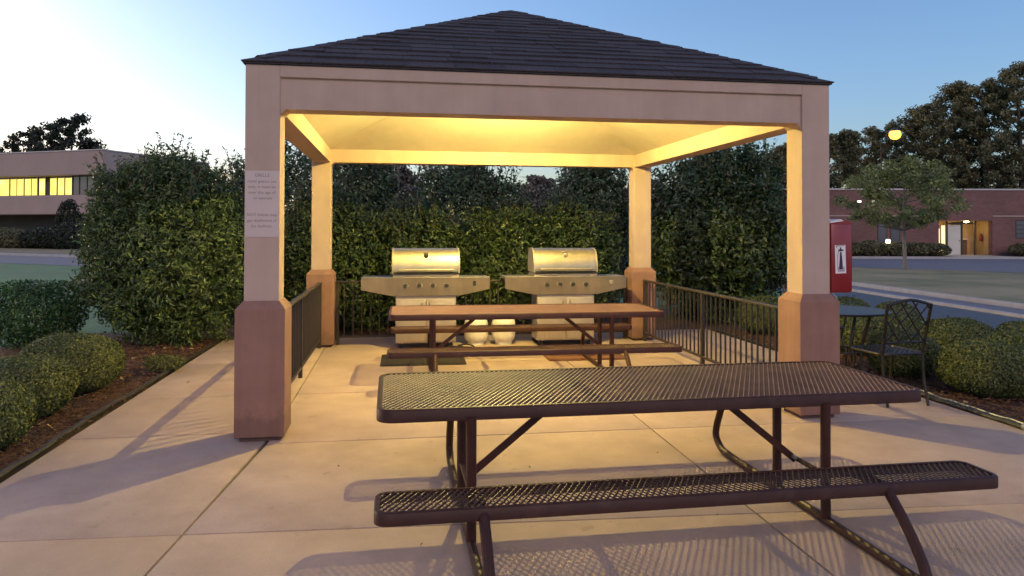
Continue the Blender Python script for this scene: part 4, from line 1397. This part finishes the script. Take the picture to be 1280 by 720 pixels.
# ================================================================== BUILDING ON THE RIGHT
BY = 45.75
br_ = empty('brick_building', (7.0, BY, 0), 0, 'long low brick building with a lit entrance, right of the pavilion', 'building')
X0, X1 = 0.0, 60.0                     # local x
HT = 4.16
EX0, EX1, EZ = 19.7, 23.05, 2.25      # entrance opening
def bx(a, b, c, d, e, f, name, m, parent=br_, bev=0.0): 
    return MB().box(a, b, c, d, e, f, bev=bev).build(name, m, parent, smooth=False)
bx(X0, EX0, 0, 0.4, -0.06, HT, 'wall', 'brick_wall')
bx(EX1, X1, 0, 0.4, -0.06, HT, 'wall', 'brick_wall')
bx(EX0, EX1, 0, 0.4, EZ, HT, 'wall', 'brick_wall')
bx(X0, X1, 0.4, 16, HT - 0.5, HT - 0.1, 'roof', 'asphalt_old')
bx(X0 - 0.05, X1 + 0.05, -0.06, 0.46, HT, HT + 0.09, 'coping', 'coping')
bx(X0, EX0 - 0.02, -0.04, -0.002, 2.50, 2.58, 'string_course', 'precast')
bx(EX1 + 0.02, X1, -0.04, -0.002, 2.50, 2.58, 'string_course', 'precast')
bx(X0, 0.4, 0.4, 16, -0.06, HT - 0.02, 'wall', 'brick_wall')
# recessed entrance
bx(EX0 - 0.1, EX1 + 0.1, 1.7, 1.8, -0.05, EZ + 0.1, 'entrance_wall', 'entry_tan')
bx(EX0 - 0.1, EX0, 0.4, 1.7, -0.05, EZ + 0.1, 'entrance_wall', 'entry_tan')
bx(EX1, EX1 + 0.1, 0.4, 1.7, -0.05, EZ + 0.1, 'entrance_wall', 'entry_tan')
bx(EX0 - 0.1, EX1 + 0.1, 0.4, 1.8, EZ, EZ + 0.1, 'entrance_ceiling', 'door_white')
bx(EX0, EX1, 0.0, 1.7, -0.05, 0.085, 'entrance_floor', 'kerb')
dr = bx(EX0 + 0.82, EX0 + 1.62, 0.42, 0.47, 0.09, 1.98, 'door', 'door_white', bev=0.01)
MB().lathe([(0, 0), (.03, 0), (.03, .05), (0, .05)], 10, (EX0 + 1.54, 0.415, 1.0), 'y').build('handle', 'galv', dr)
for xa in (EX0 + 0.70, EX0 + 1.66, EX0 + 2.50):
    bx(xa, xa + 0.09, 0.40, 0.50, 0.09, EZ - 0.02, 'door_frame', 'entry_dark')
bx(EX0 + 0.72, EX0 + 2.58, 0.405, 0.495, 2.04, 2.13, 'door_frame', 'entry_dark')
bx(EX0 + 0.05, EX0 + 0.30, 0.42, 0.46, 0.09, 1.75, 'side_light', 'bright_pane')
bx(EX0 + 0.42, EX0 + 0.64, 0.42, 0.46, 0.09, 1.95, 'side_light', 'bright_pane')
bx(EX0 + 1.78, EX0 + 2.48, 1.15, 1.65, 0.09, 1.05, 'reception_desk', 'wood_brown')
bx(EX0 + 1.76, EX0 + 2.50, 1.10, 1.67, 1.052, 1.11, 'desk_top', 'door_white')
bx(EX0 + 1.80, EX0 + 2.48, 1.66, 1.695, 1.15, EZ - 0.05, 'back_panel', 'entry_dark')
bx(EX0 + 2.18, EX0 + 2.42, 1.645, 1.659, 1.22, 1.55, 'lit_notice', 'bright_pane')
bx(EX0 + 1.84, EX0 + 2.42, 1.645, 1.659, 1.58, 1.64, 'lit_shelf', 'bright_pane')
hp = [(0, -.12)] + [(0.13 * math.sin(a) ** 3, 0.11 * (0.8125 * math.cos(a) - 0.3125 * math.cos(2 * a) - 0.125 * math.cos(3 * a) - 0.0625 * math.cos(4 * a))) for a in [R(q) for q in range(160, -161, -20)]]
m = MB(); m.hull([(EX0 + 2.13 + u, 1.645, 1.82 + v) for u, v in hp[1:]], [(EX0 + 2.13 + u, 1.659, 1.82 + v) for u, v in hp[1:]])
m.build('heart_sign', 'bright_pane', br_, smooth=False)
el = empty('entrance_light', (7 + EX0 + 2.2, BY + 0.75, EZ), 0, 'glowing ceiling light inside the brick building entrance', 'light')
MB().lathe([(0, -0.002), (.16, -0.002), (.16, -.03), (0, -.03)], 16).build('housing', 'galv', el)
MB().lathe([(0, -.031), (.14, -.031), (.13, -.07), (.08, -.10), (0, -.11)], 16).build('diffuser', 'entry_globe', el)
el2 = empty('entrance_light', (7 + EX0 + 0.25, BY + 0.75, EZ), 0, 'small glowing light over the left side of the brick entrance', 'light')
MB().lathe([(0, -0.002), (.10, -0.002), (.10, -.03), (0, -.03)], 16).build('housing', 'galv', el2)
MB().lathe([(0, -.031), (.09, -.031), (.08, -.06), (.04, -.08), (0, -.085)], 12).build('diffuser', 'entry_globe', el2)
ex = empty('wall_extinguisher', (7 + EX1 - 0.12, BY + 0.95, 0.95), 0, 'small red extinguisher on the side wall of the lit entrance', 'extinguisher')
MB().lathe([(0, 0), (.08, 0), (.09, .03), (.09, .36), (.05, .42), (.03, .44), (0, .44)], 14).build('body', 'red_plastic', ex)
MB().box(-.03, .03, -.09, .03, .44, .50, bev=.01).build('valve', 'dark_frame', ex)
# tall slot windows and the louvre at the right
for xa in (15.85, 16.65):
    w = bx(xa, xa + 0.62, -0.012, 0.02, 0.25, 2.1, 'window', 'dark_frame')
    bx(xa + 0.06, xa + 0.56, -0.018, -0.0125, 0.32, 2.04, 'pane', 'dusk_glass', w)
w = bx(24.5, 27.1, -0.012, 0.02, 1.15, 2.3, 'window', 'dark_frame')
for k in range(4):
    bx(24.54, 27.06, -0.02, -0.0125, 1.2 + 0.27 * k, 1.42 + 0.27 * k, 'pane', 'dusk_glass', w)
# pair of small flood lights high on the wall, and a low path light
for px, lab in ((1073, 'small white flood light high on the brick wall, left of the pair'), (1090, 'small white flood light high on the brick wall, right of the pair')):
    x = (px - 640) / 914.178 * BY
    f = empty('flood_light', (x, BY - 0.02, 3.42), 0, lab, 'light', 'flood lights on the brick wall')
    MB().box(-0.14, 0.14, -0.10, 0.0, -0.05, 0.08, bev=0.01).build('housing', 'galv', f)
    MB().box(-0.11, 0.11, -0.112, -0.101, -0.04, 0.05).build('lens', 'small_light', f)
f = empty('path_light', ((1110 - 640) / 914.178 * 44.4, 44.4, 0.06), 0, 'small bright path light low before the brick wall', 'light')
MB().lathe([(0, 0), (.06, 0), (.05, .75), (.05, .8), (0, .8)], 12).build('post', 'dark_frame', f)
MB().lathe([(0, .8), (.12, .8), (.13, .95), (.10, 1.02), (0, 1.02)], 12).build('head', 'small_light', f)
HB_ = 'low shrubs along the brick wall'
for i, (x, y, r_, h, lab) in enumerate([(20.6, 44.6, 0.8, 0.85, 'low shrub along the brick wall, next to the red cabinet'), (21.9, 44.6, 0.85, 0.95, 'low shrub along the brick wall, second from the red cabinet'), (23.4, 44.7, 0.8, 0.9, 'low dark shrub along the brick wall, behind the path light'),
                                     (24.6, 44.6, 0.75, 0.85, 'low shrub along the brick wall, behind the young tree trunk'), (25.9, 44.7, 0.8, 0.8, 'low shrub along the brick wall, right of the young tree trunk'),
                                     (31.2, 44.6, 0.8, 0.8, 'low shrub right of the lit brick entrance'), (32.6, 44.7, 0.9, 1.0, 'low shrub at the right picture edge by the brick wall')]):
    shrub('wall_shrub', (x, y, 0.05), r_, r_ * 0.8, h, lab, 'shrub', HB_, n=1500, size=0.16, leaf='leaf_far', seed=190 + i, st=(4, 0.03))

# trees behind the brick building, street lamp, young tree on the island
BT = 'tall trees behind the brick building'
for i, (px, y, h, w, lab) in enumerate([(985, 66, 9.6, 7, 'dark tree behind the brick building, seen between magnolia and right column'), (1052, 64, 10.6, 6.5, 'dark tree behind the brick building, next to the right column'), (1106, 66, 11.6, 7.5, 'dark tree behind the brick building, just below the street lamp'),
                                       (1158, 62, 12.6, 6.0, 'tall dark tree right behind the street lamp glow'), (1192, 64, 15.0, 5.6, 'tall slender dark tree, second from the street lamp'), (1232, 61, 14.6, 6.6, 'tall dark tree left of the tallest one at the right edge'), (1278, 60, 15.8, 7.5, 'tallest dark tree at the right picture edge')]):
    tree('tall_tree', ((px - 640) / 914.178 * y, y, 0), h, w, lab, 'tree', BT, seed=200 + i, size=0.24, clump_r=0.72, per=165, n_branch=72, leaf='leaf_far', crown_lo=0.2)
sl = empty('street_lamp', ((1109 - 640) / 914.178 * 63, 57, 0), 0, 'lit orange street lamp before the trees above the brick building', 'street lamp')
sl.location = ((1112 - 640) / 914.178 * 57, 57, 0)
MB().tube([(0.5, 2.2, -0.1), (0.5, 2.2, 8.4), (0.45, 1.9, 9.1), (0.3, 1.0, 9.45), (0.3, 0.0, 9.5)], [0.07, 0.05, 0.04, 0.04, 0.04], 10).build('pole', 'black_metal', sl)
hd = MB().lathe([(0, .22), (.18, .2), (.38, .08), (.40, 0), (0, 0)], 18, (0.3, -0.3, 9.35)).build('lamp_head', 'black_metal', sl)
MB().lathe([(0, -.002), (.34, -.002), (.42, -.15), (.43, -.32), (.34, -.52), (.16, -.63), (0, -.65)], 20, (0.3, -0.3, 9.35)).build('globe', 'street_globe', hd)
tree('young_tree', (16.5, 30.7, 0.05), 4.6, 5.4, 'young light green tree on the grass island before the brick building', 'tree', None, seed=221, size=0.12, clump_r=0.42, per=165, n_branch=50, leaf='leaf_young', crown_lo=0.42, bark='grey_bark', trunk_r=0.075)
# far tree line beyond the hedge, grey with distance
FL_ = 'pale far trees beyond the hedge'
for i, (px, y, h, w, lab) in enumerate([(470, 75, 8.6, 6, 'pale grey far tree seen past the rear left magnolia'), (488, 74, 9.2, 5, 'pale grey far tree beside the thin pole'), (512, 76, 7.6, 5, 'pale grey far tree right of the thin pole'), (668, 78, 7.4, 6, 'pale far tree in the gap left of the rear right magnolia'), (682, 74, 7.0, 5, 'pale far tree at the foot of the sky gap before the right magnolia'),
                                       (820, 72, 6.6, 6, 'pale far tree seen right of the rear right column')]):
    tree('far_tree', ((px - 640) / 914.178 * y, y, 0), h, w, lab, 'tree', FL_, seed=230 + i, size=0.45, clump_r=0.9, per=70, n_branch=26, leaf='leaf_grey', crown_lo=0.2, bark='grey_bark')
fp = empty('light_pole', ((498 - 640) / 914.178 * 70, 70, 0), 0, 'thin dark pole standing far beyond the hedge', 'pole')
MB().tube([(0, 0, -0.1), (0, 0, 11.5)], [0.10, 0.06], 8).build('shaft', 'dark_frame', fp)
MB().box(-0.5, 0.5, -0.12, 0.12, 11.5, 11.65, bev=0.03).build('head', 'dark_frame', fp)
